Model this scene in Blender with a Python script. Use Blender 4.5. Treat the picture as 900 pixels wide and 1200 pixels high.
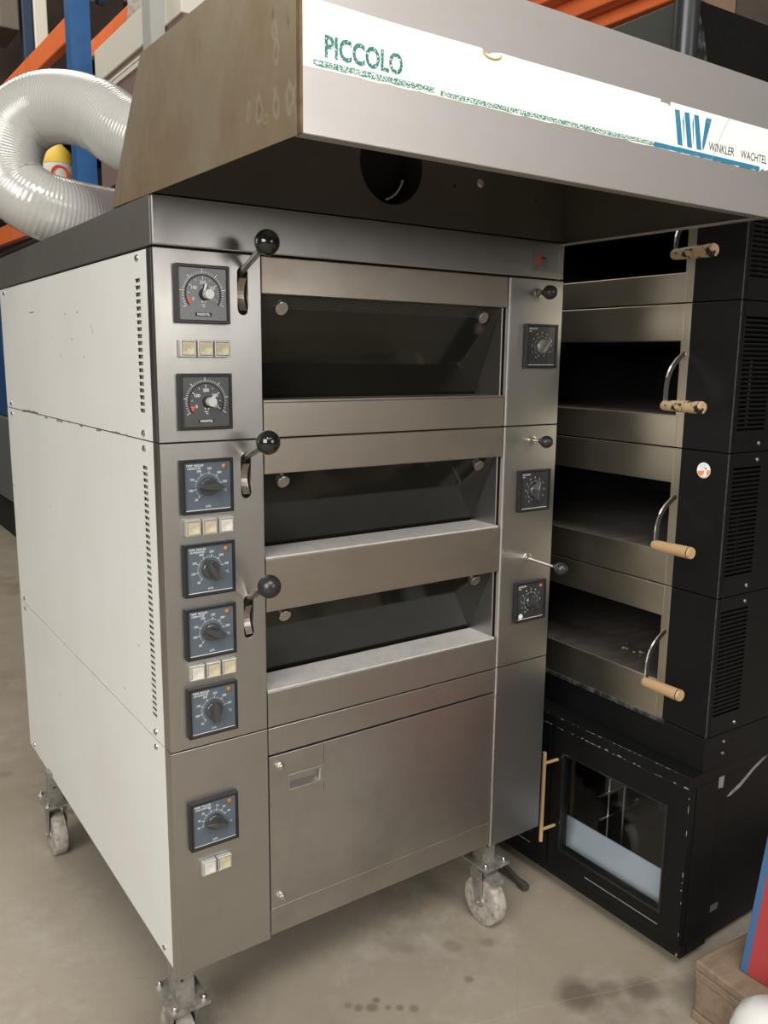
import bpy, bmesh, math, random
from mathutils import Vector, Matrix
random.seed(7)
PI=math.pi
sc=bpy.context.scene; COL=sc.collection
for o in list(bpy.data.objects): bpy.data.objects.remove(o)

# ---------------------------------------------------------------- camera
F_PX=993.188; YAW=0.6104; PIT=-0.1792; ROL=0.0105
cam_d=bpy.data.cameras.new('camera'); cam=bpy.data.objects.new('camera',cam_d); COL.objects.link(cam)
fw=Vector((math.sin(YAW)*math.cos(PIT),math.cos(YAW)*math.cos(PIT),math.sin(PIT)))
rt=Vector((math.cos(YAW),-math.sin(YAW),0)); up=rt.cross(fw)
r2=rt*math.cos(ROL)+up*math.sin(ROL); u2=up*math.cos(ROL)-rt*math.sin(ROL)
M=Matrix((( r2.x,u2.x,-fw.x,-0.5111),(r2.y,u2.y,-fw.y,-1.3995),(r2.z,u2.z,-fw.z,1.1725),(0,0,0,1)))
cam.matrix_world=M
cam_d.sensor_fit='VERTICAL'; cam_d.sensor_height=24; cam_d.lens=F_PX/1200*24; cam_d.clip_start=.02
sc.camera=cam

# ---------------------------------------------------------------- world, lights, exposure
W=bpy.data.worlds.new('world'); sc.world=W; W.use_nodes=True
nt=W.node_tree; nt.nodes.clear()
wo=nt.nodes.new('ShaderNodeOutputWorld'); bg=nt.nodes.new('ShaderNodeBackground')
tc=nt.nodes.new('ShaderNodeTexCoord'); sp=nt.nodes.new('ShaderNodeSeparateXYZ'); cr=nt.nodes.new('ShaderNodeValToRGB')
mp=nt.nodes.new('ShaderNodeMapRange'); mp.inputs[1].default_value=-1
nt.links.new(tc.outputs['Generated'],sp.inputs[0]); nt.links.new(sp.outputs['Z'],mp.inputs[0]); nt.links.new(mp.outputs[0],cr.inputs[0])
els=cr.color_ramp.elements; els[0].position=.45; els[0].color=(.20,.18,.155,1); els[1].position=1; els[1].color=(.62,.60,.56,1)
e=els.new(.6); e.color=(.28,.265,.245,1)
nt.links.new(cr.outputs[0],bg.inputs[0]); nt.links.new(bg.outputs[0],wo.inputs[0]); bg.inputs[1].default_value=.24

def area(name,loc,target,sx,sy,power,col):
    l=bpy.data.lights.new(name,'AREA'); l.shape='RECTANGLE'; l.size=sx; l.size_y=sy; l.energy=power; l.color=col
    o=bpy.data.objects.new(name,l); COL.objects.link(o); o.location=loc
    o.rotation_euler=(Vector(target)-Vector(loc)).to_track_quat('-Z','Y').to_euler(); return o
area('daylight_gate',(-4.4,-3.0,2.8),(0,0,.8),3.4,3.2,340,(1,.985,.95))
area('steel_fill_light',(1.9,-6.8,2.6),(.1,0,1.0),2.6,2.6,125,(1,.975,.94))  # added area lamp, gives the front steel its highlight
area('ceiling_tubes',(-.6,-3.2,4.6),(.4,0,.6),3.0,1.2,170,(1,.97,.92))
area('aisle_tubes',(.0,4.2,4.8),(.6,3.6,0),1.2,4.0,110,(1,.93,.82))
vs=sc.view_settings; vs.view_transform='Standard'; vs.look='None'; vs.gamma=1; vs.exposure=0.0; vs.use_curve_mapping=False
try: sc.display_settings.display_device='sRGB'
except Exception: pass

FL=-.245

# ---------------------------------------------------------------- helpers
def srgb(r,g,b):
    f=lambda c:(c/255/12.92) if c/255<=.04045 else ((c/255+.055)/1.055)**2.4
    return (f(r),f(g),f(b),1)
MATS={}
def mat(name,col,rough=.5,metal=0,noise=0,nscale=6,dark=None,stretch=(1,1,1),bump=0,bscale=80,bstretch=(1,1,1),trans=0,spec=.5,coat=0,roughvar=0,ior=None,emit=None,thr=(.45,.7),emstr=0,detail=6):
    m=bpy.data.materials.new(name); m.use_nodes=True; t=m.node_tree; b=t.nodes['Principled BSDF']
    b.inputs['Base Color'].default_value=col; b.inputs['Roughness'].default_value=rough; b.inputs['Metallic'].default_value=metal
    b.inputs['Transmission Weight'].default_value=trans; b.inputs['Specular IOR Level'].default_value=spec; b.inputs['Coat Weight'].default_value=coat
    if ior: b.inputs['IOR'].default_value=ior
    tcn=t.nodes.new('ShaderNodeTexCoord')
    if noise:
        mpn=t.nodes.new('ShaderNodeMapping'); mpn.inputs['Scale'].default_value=stretch; t.links.new(tcn.outputs['Object'],mpn.inputs[0])
        n=t.nodes.new('ShaderNodeTexNoise'); n.inputs['Scale'].default_value=nscale; n.inputs['Detail'].default_value=detail; n.inputs['Roughness'].default_value=.62
        t.links.new(mpn.outputs[0],n.inputs['Vector'])
        r=t.nodes.new('ShaderNodeMapRange'); r.inputs[1].default_value=thr[0]; r.inputs[2].default_value=thr[1]; r.inputs[3].default_value=0; r.inputs[4].default_value=noise
        t.links.new(n.outputs[0],r.inputs[0])
        mx=t.nodes.new('ShaderNodeMix'); mx.data_type='RGBA'; mx.inputs[6].default_value=col; mx.inputs[7].default_value=dark or (col[0]*.5,col[1]*.5,col[2]*.5,1)
        t.links.new(r.outputs[0],mx.inputs[0]); t.links.new(mx.outputs[2],b.inputs['Base Color'])
        if roughvar:
            r3=t.nodes.new('ShaderNodeMapRange'); r3.inputs[1].default_value=.3; r3.inputs[2].default_value=.7; r3.inputs[3].default_value=rough-roughvar; r3.inputs[4].default_value=rough+roughvar
            t.links.new(n.outputs[0],r3.inputs[0]); t.links.new(r3.outputs[0],b.inputs['Roughness'])
    if bump:
        mp2=t.nodes.new('ShaderNodeMapping'); mp2.inputs['Scale'].default_value=bstretch; t.links.new(tcn.outputs['Object'],mp2.inputs[0])
        n2=t.nodes.new('ShaderNodeTexNoise'); n2.inputs['Scale'].default_value=bscale; n2.inputs['Detail'].default_value=4
        t.links.new(mp2.outputs[0],n2.inputs['Vector'])
        bp=t.nodes.new('ShaderNodeBump'); bp.inputs['Strength'].default_value=bump; bp.inputs['Distance'].default_value=.002
        t.links.new(n2.outputs[0],bp.inputs['Height']); t.links.new(bp.outputs[0],b.inputs['Normal'])
    m['bsdf']=1
    MATS[name]=m; return m

ST=(.475,.46,.44,1)
steel=mat('brushed_steel',ST,.36,1,.6,3.6,(.28,.258,.232,1),(1,1,1),.05,60,(1,1,40),roughvar=.06)
steel_v=mat('brushed_steel_upright',ST,.36,1,.45,3.2,(.34,.32,.29,1),(1,1,1),.05,60,(40,1,1),roughvar=.05)
steel_warm=mat('heat_stained_steel',(.46,.415,.36,1),.38,1,.6,4.2,(.34,.27,.20,1),(1,1,1.5),.06,60,(1,1,40),roughvar=.07)
black_oven_steel=mat('steel_with_warm_reflection',(.60,.55,.44,1),.38,1,.6,3.5,(.42,.37,.27,1),(1,1,1.5),.05,60,(1,1,40),roughvar=.06)  # brown-yellow reflection put into the base colour
steel_ledge=mat('pale_steel_ledge',(.62,.60,.57,1),.6,.35,.5,30,(.45,.43,.40,1))  # paler, rougher steel for the two lower ledges
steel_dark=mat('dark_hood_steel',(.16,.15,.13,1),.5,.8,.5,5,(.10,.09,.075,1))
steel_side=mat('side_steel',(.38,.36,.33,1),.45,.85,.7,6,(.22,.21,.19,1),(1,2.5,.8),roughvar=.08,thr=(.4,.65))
hood_front=mat('hood_front_steel',(.59,.56,.54,1),.46,.8,.5,3,(.48,.44,.41,1),(1,1,2),.03,60,(1,1,30),roughvar=.04)
white_paint=mat('cream_white_paint',(.71,.705,.68,1),.42,0,.4,3.5,(.61,.59,.54,1),(1,1,1),.02,40,coat=.15,thr=(.4,.75))
black_in=mat('black_interior',(.012,.011,.010,1),.8,0,.4,9,(.03,.027,.022,1))
stone=mat('baking_stone',(.055,.045,.037,1),.75,0,.8,14,(.11,.095,.08,1),(1,3,1))
black_paint=mat('black_painted_sheet',(.006,.006,.0062,1),.38,0,.5,60,(.010,.010,.010,1),(1,1,1),.08,220,spec=.22)
black_gloss=mat('black_gloss_plastic',(.012,.012,.012,1),.12,0,coat=.5)
knob_black=mat('black_knob_plastic',(.035,.035,.036,1),.3,0,spec=.9,coat=.5)
black_matt=mat('black_bakelite',(.02,.02,.021,1),.3,0,.4,60,(.05,.05,.05,1))
bezel_m=mat('black_bezel',(.012,.012,.013,1),.35)
chrome=mat('zinc_metal',(.62,.60,.57,1),.28,1,.4,40,(.40,.37,.33,1))
chip=mat('bare_metal_chips',(.34,.34,.33,1),.5,.4,.8,90,(.12,.12,.12,1))
worn_grey=mat('worn_caster_steel',(.34,.32,.29,1),.5,.6,.8,50,(.16,.14,.12,1))
tyre=mat('grey_white_tyre',(.40,.365,.315,1),.6,0,.9,70,(.17,.14,.11,1))
glass_dk=mat('tinted_oven_glass',(.012,.012,.009,1),.07,0,.5,2.5,(.022,.021,.017,1),spec=.5,roughvar=0)
cream_cap=mat('ivory_button',(.52,.47,.33,1),.35,0,.6,60,(.34,.29,.20,1))
grey_cap=mat('clear_grey_button',(.62,.60,.54,1),.3,0,.5,60,(.42,.39,.32,1))
dial_grey=mat('charcoal_dial_face',(.065,.068,.070,1),.3,0,coat=.3)
dial_blue=mat('blue_grey_dial_face',(.085,.108,.135,1),.3,0,.4,30,(.065,.08,.10,1),coat=.25)
mark_white=mat('white_print',(.70,.71,.70,1),.5)
mark_black=mat('black_print',(.01,.01,.01,1),.5)
red_mark=mat('red_print',(.75,.07,.03,1),.4)
orange_lens=mat('orange_lens',(.42,.14,.035,1),.25)
sticker_m=mat('ivory_sticker',(.93,.93,.87,1),.35,0,.5,2.2,(.90,.87,.66,1),(1,1,1),thr=(.5,.72),coat=.2)
teal_worn=mat('worn_teal_print',(.015,.17,.15,1),.45,0,1,420,(.85,.86,.78,1),thr=(.575,.61),detail=3)
teal_line=mat('scuffed_teal_line',(.03,.20,.17,1),.45,0,1,420,(.85,.86,.78,1),thr=(.50,.55),detail=4)
blue_print=mat('blue_print',(.03,.20,.33,1),.4,0,.5,60,(.20,.36,.45,1),thr=(.55,.7))
txt_grey=mat('grey_lettering',(.05,.055,.055,1),.5)
wood=mat('pale_turned_wood',(.44,.29,.15,1),.5,0,.5,12,(.40,.24,.11,1),(1,1,6))
wood_chip=mat('wood_flaking_black_paint',(.42,.30,.17,1),.5,0,1,60,(.012,.011,.01,1),(1,1,1),thr=(.535,.57),detail=3)
pallet_m=mat('weathered_pallet_wood',(.24,.17,.115,1),.85,0,.8,7,(.14,.095,.06,1),(1,6,6),.4,50,(1,8,8))
pvc=mat('white_pvc_hose',(.38,.37,.35,1),.22,0,.6,6,(.30,.29,.27,1),coat=.7)
blue_rack=mat('blue_rack_paint',(.025,.12,.32,1),.45,0,.4,20,(.015,.07,.20,1))
navy_shaded_rack=mat('navy_and_shaded_blue_rack',(.012,.03,.07,1),.55)  # navy parts; also the second blue post with its shadow in the colour
orange_rack=mat('orange_rack_paint',(.86,.20,.06,1),.38,0,.4,8,(.62,.13,.05,1))
cream_m=mat('cream_panel',(.66,.63,.54,1),.6)
mauve_m=mat('mauve_brown_panel',(.19,.125,.115,1),.6)
carton=mat('brown_carton',(.17,.10,.06,1),.85,0,.5,9,(.09,.055,.035,1))
dkbrown=mat('dark_brown_stack',(.045,.03,.022,1),.85,0,.6,12,(.02,.014,.01,1))
greybox=mat('grey_painted_housing',(.14,.145,.15,1),.6)
bluebox=mat('blue_painted_housing',(.02,.085,.22,1),.55)
redm=mat('red_painted_board',(.36,.04,.04,1),.5,0,.4,9,(.29,.035,.035,1))
bluem=mat('blue_edge_paint',(.04,.11,.25,1),.5,0,.6,25,(.07,.13,.22,1))
white_sheet=mat('white_plastic',(.80,.79,.76,1),.35)
film=mat('pale_stretch_film',(.55,.50,.47,1),.25,0,.8,30,(.35,.28,.25,1))
yellow_m=mat('yellow_bag_print',(.75,.50,.06,1),.5)
tray_m=mat('pale_patch_tray',(.62,.66,.72,1),.45,0,.3,12,(.52,.56,.62,1))
black_reflect_gloss=mat('black_gloss_with_green_reflection',(.05,.054,.044,1),.25,0,coat=.6)  # black panel, greenish reflection put into its base colour

# white scuffs: a black sheet with chalky scuff next to the flue
scuffed=mat('black_sheet_with_chalky_scuff',(.014,.014,.0145,1),.35,0,1,60,(.16,.16,.155,1),(1,1,.5),thr=(.45,.8))

# --- floor material: concrete with oil stains that belong to the floor
def floor_mat():
    m=bpy.data.materials.new('stained_concrete'); m.use_nodes=True; t=m.node_tree; b=t.nodes['Principled BSDF']
    b.inputs['Roughness'].default_value=.62; b.inputs['Specular IOR Level'].default_value=.35
    tcn=t.nodes.new('ShaderNodeTexCoord'); V=tcn.outputs['Object']
    def noise(s,d=8,r=.6):
        n=t.nodes.new('ShaderNodeTexNoise'); n.inputs['Scale'].default_value=s; n.inputs['Detail'].default_value=d; n.inputs['Roughness'].default_value=r; t.links.new(V,n.inputs['Vector']); return n.outputs[0]
    def rng(v,a,b_,c=0,d=1):
        r=t.nodes.new('ShaderNodeMapRange'); r.inputs[1].default_value=a; r.inputs[2].default_value=b_; r.inputs[3].default_value=c; r.inputs[4].default_value=d; t.links.new(v,r.inputs[0]); return r.outputs[0]
    def mix(f,a,c):
        x=t.nodes.new('ShaderNodeMix'); x.data_type='RGBA'
        if isinstance(f,float): x.inputs[0].default_value=f
        else: t.links.new(f,x.inputs[0])
        if isinstance(a,tuple): x.inputs[6].default_value=a
        else: t.links.new(a,x.inputs[6])
        x.inputs[7].default_value=c; return x.outputs[2]
    c=mix(rng(noise(1.3),.35,.7),(.37,.325,.26,1),(.26,.215,.155,1))
    c=mix(rng(noise(5,10,.7),.5,.8),c,(.43,.40,.35,1))
    c=mix(rng(noise(2.7,6,.7),.58,.68,0,.5),c,(.20,.165,.125,1))
    c=mix(rng(noise(45,6,.7),.55,.8,0,.35),c,(.20,.18,.15,1))
    wob=noise(22,4,.6)
    def spot(c,x,y,r,k,colr=(.085,.07,.055,1),soft=.35):
        sub=t.nodes.new('ShaderNodeVectorMath'); sub.operation='SUBTRACT'; t.links.new(V,sub.inputs[0]); sub.inputs[1].default_value=(x,y,FL)
        ln=t.nodes.new('ShaderNodeVectorMath'); ln.operation='LENGTH'; t.links.new(sub.outputs[0],ln.inputs[0])
        ad=t.nodes.new('ShaderNodeMath'); ad.operation='MULTIPLY_ADD'; t.links.new(wob,ad.inputs[0]); ad.inputs[1].default_value=r*.6; t.links.new(ln.outputs['Value'],ad.inputs[2])
        return mix(rng(ad.outputs[0],r*1.3,r*(1.3-soft*1.6),0,k),c,colr)
    for s in [(.835,-.265,.065,.7),(.97,-.34,.05,.65),(.905,-.295,.04,.5),(.425,-.035,.018,.55),(.445,-.022,.012,.55),(.40,-.02,.014,.5),(.475,-.07,.012,.5),(.50,-.09,.014,.5),(.455,-.055,.010,.5),(.385,.0,.012,.4),
              (.165,.93,.045,.6),(.10,1.18,.022,.55),(.12,1.30,.02,.5),(.22,.84,.02,.6),(.30,.50,.018,.4),(-.02,1.55,.03,.3),(.66,-.09,.014,.45),(.78,-.02,.02,.25),(-.25,.9,.03,.2),(.70,.02,.03,.3)]:
        c=spot(c,*s)
    # hairline scratches
    for k,(ax,sc_,off) in enumerate([((1,.35,0),1.1,.3),((.3,1,0),.8,.1),((1,-.8,0),.9,.7)]):
        dt=t.nodes.new('ShaderNodeVectorMath'); dt.operation='DOT_PRODUCT'; t.links.new(V,dt.inputs[0]); dt.inputs[1].default_value=ax
        m1=t.nodes.new('ShaderNodeMath'); m1.operation='MULTIPLY_ADD'; t.links.new(noise(1.5+k,3,.5),m1.inputs[0]); m1.inputs[1].default_value=.05; t.links.new(dt.outputs['Value'],m1.inputs[2])
        m2=t.nodes.new('ShaderNodeMath'); m2.operation='PINGPONG'; t.links.new(m1.outputs[0],m2.inputs[0]); m2.inputs[1].default_value=sc_*.5
        c=mix(rng(m2.outputs[0],.0025,.0,0,.17),c,(.55,.52,.47,1) if k%2 else (.16,.14,.11,1))
    t.links.new(c,b.inputs['Base Color'])
    bp=t.nodes.new('ShaderNodeBump'); bp.inputs['Strength'].default_value=.15; bp.inputs['Distance'].default_value=.004; t.links.new(noise(60,5,.6),bp.inputs['Height']); t.links.new(bp.outputs[0],b.inputs['Normal'])
    return m

# --- hood left side: greasy brown-stained steel with drips (stains with a shape of their own)
def hoodside_mat():
    m=mat('greasy_stained_steel',(.46,.385,.275,1),.45,.7,1,3.0,(.31,.20,.105,1),(1,1,.8),.05,60,(1,1,20),roughvar=.06)
    t=m.node_tree; b=t.nodes['Principled BSDF']
    src=b.inputs['Base Color'].links[0].from_socket
    tcn=t.nodes.new('ShaderNodeTexCoord'); mpn=t.nodes.new('ShaderNodeMapping'); mpn.inputs['Scale'].default_value=(1,1,.45); t.links.new(tcn.outputs['Object'],mpn.inputs[0])
    n=t.nodes.new('ShaderNodeTexNoise'); n.inputs['Scale'].default_value=38; n.inputs['Detail'].default_value=3; t.links.new(mpn.outputs[0],n.inputs['Vector'])
    s=t.nodes.new('ShaderNodeSeparateXYZ'); t.links.new(tcn.outputs['Object'],s.inputs[0])
    # drips gather towards the front edge (y below -0.35)
    f=t.nodes.new('ShaderNodeMapRange'); f.inputs[1].default_value=-.30; f.inputs[2].default_value=-.47; f.inputs[3].default_value=-.16; f.inputs[4].default_value=.04; t.links.new(s.outputs['Y'],f.inputs[0])
    a=t.nodes.new('ShaderNodeMath'); a.operation='ADD'; t.links.new(n.outputs[0],a.inputs[0]); t.links.new(f.outputs[0],a.inputs[1])
    r=t.nodes.new('ShaderNodeMapRange'); r.inputs[1].default_value=.64; r.inputs[2].default_value=.70; r.inputs[4].default_value=.5; t.links.new(a.outputs[0],r.inputs[0])
    x=t.nodes.new('ShaderNodeMix'); x.data_type='RGBA'; t.links.new(r.outputs[0],x.inputs[0]); t.links.new(src,x.inputs[6]); x.inputs[7].default_value=(.11,.085,.06,1)
    cur=x.outputs[2]
    wn=t.nodes.new('ShaderNodeTexNoise'); wn.inputs['Scale'].default_value=55; wn.inputs['Detail'].default_value=5; t.links.new(tcn.outputs['Object'],wn.inputs['Vector'])
    for (y,z,rr,el) in ((-.434,1.552,.0105,.7),(-.437,1.527,.008,.45),(-.362,1.478,.007,.5),(-.393,1.474,.011,.6),(-.436,1.470,.010,.5),(-.47,1.468,.012,.55),(-.487,1.462,.008,.3),(-.41,1.458,.008,1)):
        sb=t.nodes.new('ShaderNodeVectorMath'); sb.operation='SUBTRACT'; t.links.new(tcn.outputs['Object'],sb.inputs[0]); sb.inputs[1].default_value=(0,y,z-HB_)
        ml=t.nodes.new('ShaderNodeVectorMath'); ml.operation='MULTIPLY'; t.links.new(sb.outputs[0],ml.inputs[0]); ml.inputs[1].default_value=(0,1,el)
        ln=t.nodes.new('ShaderNodeVectorMath'); ln.operation='LENGTH'; t.links.new(ml.outputs[0],ln.inputs[0])
        ad=t.nodes.new('ShaderNodeMath'); ad.operation='MULTIPLY_ADD'; t.links.new(wn.outputs[0],ad.inputs[0]); ad.inputs[1].default_value=rr*2.0; t.links.new(ln.outputs['Value'],ad.inputs[2])
        for (o_,i_,cc,kk) in ((1.9,1.75,(.58,.50,.38,1),.45),(1.6,1.0,(.17,.135,.095,1),.6)):
            q=t.nodes.new('ShaderNodeMapRange'); q.inputs[1].default_value=rr*o_; q.inputs[2].default_value=rr*i_; q.inputs[4].default_value=kk; t.links.new(ad.outputs[0],q.inputs[0])
            xx=t.nodes.new('ShaderNodeMix'); xx.data_type='RGBA'; t.links.new(q.outputs[0],xx.inputs[0]); t.links.new(cur,xx.inputs[6]); xx.inputs[7].default_value=cc; cur=xx.outputs[2]
    t.links.new(cur,b.inputs['Base Color']); return m
HB_=0.0
hood_side=hoodside_mat()

# --- organising
ORG={}; BASE={}

def thing(name,label,cat,base=(0,0,FL),org=(0,0,0),rz=0,group=None):
    """Empty at the base; children are written in the thing's own space whose z is world z"""
    o=bpy.data.objects.new(name,None); o.empty_display_size=.05; COL.objects.link(o)
    o.location=(org[0],org[1],org[2]) if org!=(0,0,0) else base
    if org!=(0,0,0): o.location=(org[0],org[1],base[2])
    o.rotation_euler=(0,0,rz); o['label']=label; o['category']=cat
    if group: o['group']=group
    ORG[o]=Vector((0,0,base[2])) if org!=(0,0,0) else Vector(base); return o
def obj(name,bm,m,parent=None,org=(0,0,0),smooth=False,bevel=0,label=None,rot=None,seg=2):
    me=bpy.data.meshes.new(name)
    if bevel:
        pass
    bmesh.ops.recalc_face_normals(bm,faces=bm.faces[:])
    if smooth:
        for f in bm.faces: f.smooth=True
    bm.to_mesh(me); bm.free()
    ms=m if isinstance(m,(list,tuple)) else [m]
    for q in ms: me.materials.append(q)
    o=bpy.data.objects.new(name,me); COL.objects.link(o)
    org=Vector(org)
    if parent: o.parent=parent; o.location=org-ORG[parent]
    else: o.location=org
    if rot: o.rotation_euler=rot
    ORG[o]=org
    if label: o['label']=label
    if bevel:
        b=o.modifiers.new('b','BEVEL'); b.width=bevel; b.segments=seg; b.limit_method='ANGLE'; b.angle_limit=.6
    if smooth:
        try:
            me.set_sharp_from_angle(angle=.7)
        except Exception: pass
    return o
def tag(o,label,cat,group=None,kind=None):
    o['label']=label; o['category']=cat
    if group: o['group']=group
    if kind: o['kind']=kind
    return o
def struct(o):
    o['kind']='structure'; return o
def NB(): return bmesh.new()
def box(bm,a,b,mi=0):
    x0,y0,z0=[min(a[i],b[i]) for i in range(3)]; x1,y1,z1=[max(a[i],b[i]) for i in range(3)]
    v=[bm.verts.new(p) for p in [(x0,y0,z0),(x1,y0,z0),(x1,y1,z0),(x0,y1,z0),(x0,y0,z1),(x1,y0,z1),(x1,y1,z1),(x0,y1,z1)]]
    for f in [(0,3,2,1),(4,5,6,7),(0,1,5,4),(1,2,6,5),(2,3,7,6),(3,0,4,7)]:
        fc=bm.faces.new([v[i] for i in f]); fc.material_index=mi
    return bm
def B(a,b): return box(NB(),a,b)
def axes(n):
    n=Vector(n).normalized(); a=Vector((0,0,1)) if abs(n.z)<.9 else Vector((1,0,0))
    u=n.cross(a).normalized(); return u,n.cross(u).normalized(),n
def tube(bm,pts,rad,seg=14,cap=True,mi=0):
    pts=[Vector(p) for p in pts]; rad=rad if isinstance(rad,(list,tuple)) else [rad]*len(pts)
    rings=[]; t0=(pts[1]-pts[0]).normalized(); u,v,_=axes(t0)
    for i,p in enumerate(pts):
        t=(pts[min(i+1,len(pts)-1)]-pts[max(i-1,0)])
        if t.length<1e-9: t=t0
        t.normalize(); u=(u-t*u.dot(t)).normalized(); v=t.cross(u)
        rings.append([bm.verts.new(p+(u*math.cos(2*PI*k/seg)+v*math.sin(2*PI*k/seg))*rad[i]) for k in range(seg)])
    for a,b in zip(rings,rings[1:]):
        for k in range(seg):
            f=bm.faces.new((a[k],a[(k+1)%seg],b[(k+1)%seg],b[k])); f.material_index=mi
    if cap:
        bm.faces.new(rings[0][::-1]).material_index=mi; bm.faces.new(rings[-1]).material_index=mi
    return bm
def cyl(bm,p0,p1,r,seg=20,r1=None,mi=0):
    return tube(bm,[p0,p1],[r,r if r1 is None else r1],seg,True,mi)
def lathe(bm,prof,c=(0,0,0),ax='z',seg=24,mi=0):
    """prof: (r,h) list"""
    rings=[]
    for r,h in prof:
        ring=[]
        for k in range(seg):
            a=2*PI*k/seg; x,y=r*math.cos(a),r*math.sin(a)
            p={'z':(x,y,h),'y':(x,h,y),'x':(h,x,y)}[ax]
            ring.append(bm.verts.new((c[0]+p[0],c[1]+p[1],c[2]+p[2])))
        rings.append(ring)
    for a,b in zip(rings,rings[1:]):
        for k in range(seg):
            f=bm.faces.new((a[k],a[(k+1)%seg],b[(k+1)%seg],b[k])); f.material_index=mi
    bm.faces.new(rings[0]).material_index=mi; bm.faces.new(rings[-1]).material_index=mi
    return bm
def ball(bm,c,r,squash=1,seg=24,n=12,mi=0):
    prof=[(max(1e-4,r*math.sin(PI*i/n)),-r*squash*math.cos(PI*i/n)) for i in range(n+1)]
    return lathe(bm,prof,c,'z',seg,mi)
def plate(bm,outer,holes,fn,th,mi=0):
    """2-D outline with holes -> slab. fn(u,v,w)->xyz, w from 0 to th"""
    tmp=bmesh.new(); loops=[outer]+holes; E=[]
    for L in loops:
        vs_=[tmp.verts.new((p[0],p[1],0)) for p in L]
        for i in range(len(vs_)): E.append(tmp.edges.new((vs_[i],vs_[(i+1)%len(vs_)])))
    bmesh.ops.triangle_fill(tmp,use_beauty=True,use_dissolve=False,edges=E)
    vm={}
    for w in (0,th):
        for v in tmp.verts: vm[(v,w)]=bm.verts.new(fn(v.co.x,v.co.y,w))
        for f in tmp.faces:
            bm.faces.new([vm[(v,w)] for v in (f.verts if w==0 else reversed(f.verts))]).material_index=mi
    for e_ in tmp.edges:
        if len(e_.link_faces)==1:
            a,b=e_.verts; bm.faces.new((vm[(a,0)],vm[(b,0)],vm[(b,th)],vm[(a,th)])).material_index=mi
    tmp.free(); return bm
def rect(x0,y0,x1,y1): return [(x0,y0),(x1,y0),(x1,y1),(x0,y1)]
def slot(cx,y0,y1,r,n=8):
    return [(cx+r*math.cos(PI+PI*i/n),y0+r+r*math.sin(PI+PI*i/n)) for i in range(n+1)]+[(cx+r*math.cos(PI*i/n),y1-r+r*math.sin(PI*i/n)) for i in range(n+1)]
def circ(cx,cy,r,n=28): return [(cx+r*math.cos(2*PI*i/n),cy+r*math.sin(2*PI*i/n)) for i in range(n)]
def prism(bm,pts,fn,w0,w1,mi=0):
    a=[bm.verts.new(fn(u,v,w0)) for u,v in pts]; b=[bm.verts.new(fn(u,v,w1)) for u,v in pts]
    bm.faces.new(a[::-1]).material_index=mi; bm.faces.new(b).material_index=mi
    n=len(pts)
    for i in range(n): bm.faces.new((a[i],a[(i+1)%n],b[(i+1)%n],b[i])).material_index=mi
    return bm
_tc={}
def text(bm,s,size,c,fn,align='CENTER',off=0,sx=1,mi=0,rot=0,w=.0003):
    key=(s,off,align)
    if key not in _tc:
        cu=bpy.data.curves.new('t','FONT'); cu.body=s; cu.size=1; cu.align_x=align; cu.align_y='CENTER'; cu.offset=off; cu.resolution_u=3
        to=bpy.data.objects.new('t',cu); COL.objects.link(to); me=bpy.data.meshes.new_from_object(to)
        _tc[key]=([tuple(v.co) for v in me.vertices],[tuple(p.vertices) for p in me.polygons])
        bpy.data.objects.remove(to); bpy.data.curves.remove(cu); bpy.data.meshes.remove(me)
    vs_,ps=_tc[key]; ca,sa=math.cos(rot),math.sin(rot)
    nv=[]
    for x,y,z in vs_:
        x*=size*sx; y*=size; nv.append(bm.verts.new(fn(c[0]+x*ca-y*sa,c[1]+x*sa+y*ca,w)))
    for p in ps:
        try: bm.faces.new([nv[i] for i in p]).material_index=mi
        except ValueError: pass
    return bm
fXZ=lambda y0:(lambda u,v,w:(u,y0+w,v))     # plate facing -y, thickness goes backwards
fFront=lambda y0:(lambda u,v,w:(u,y0-w,v))  # relief standing out of the front
def strip(bm,x0,z0,x1,z1,wd,fn,w,mi=0):
    d=Vector((x1-x0,z1-z0)); d.normalize(); n=Vector((-d.y,d.x))*wd*.5
    v=[bm.verts.new(fn(*p,w)) for p in [(x0+n.x,z0+n.y),(x0-n.x,z0-n.y),(x1-n.x,z1-n.y),(x1+n.x,z1+n.y)]]
    bm.faces.new(v).material_index=mi
def screw(bm,c,ax,r=.006,h=.003,mi=0):
    # domed head; ax = axis name, sign of h decides the side
    return lathe(bm,[(r,0),(r*.92,h*.5),(r*.6,h*.9),(r*.12,h)],c,ax,14,mi)

# ================================================================ SETTING
fl=obj('floor',B((-9,-9,FL-.1),(12,14,FL)),floor_mat()); struct(fl)
wallm=mat('dim_warehouse_wall',(.055,.05,.045,1),.9,0,.5,1.2,(.03,.027,.024,1))
struct(obj('wall_back',B((-9,13.8,FL),(12,14,7)),wallm))
struct(obj('wall_right',B((5.6,-9,FL),(5.8,13.8,7)),wallm))

# ================================================================ MAIN OVEN
XP,XG,XGR,XW=.1966,.7925,.7985,.9594
ZT,H0,Z1,Z2,Z3=1.4315,1.35,1.0256,.4587,0.0
D=1.2121
G=.0012
oven=thing('deck_oven','stainless steel three-deck baking oven on casters with dials, black ball levers and cream side panels','oven',(0,0,FL))
# body: dark core behind the sheets
bm=NB()
box(bm,(.012,.012,.012),(XP-.004,D-.02,H0+.05))
box(bm,(XP-.004,.16,.012),(XG+.004,D-.02,H0+.05))
box(bm,(XG+.006,.012,.012),(XW-.012,D-.02,H0+.05))
for z0,z1 in ((H0-.06,H0+.05),(Z1-.06,Z1+.055),(.705,.785),(.02,.52)): box(bm,(XP-.003,.014,z0),(XG+.003,.159,z1))
core=obj('housing',bm,black_in,oven)
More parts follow.
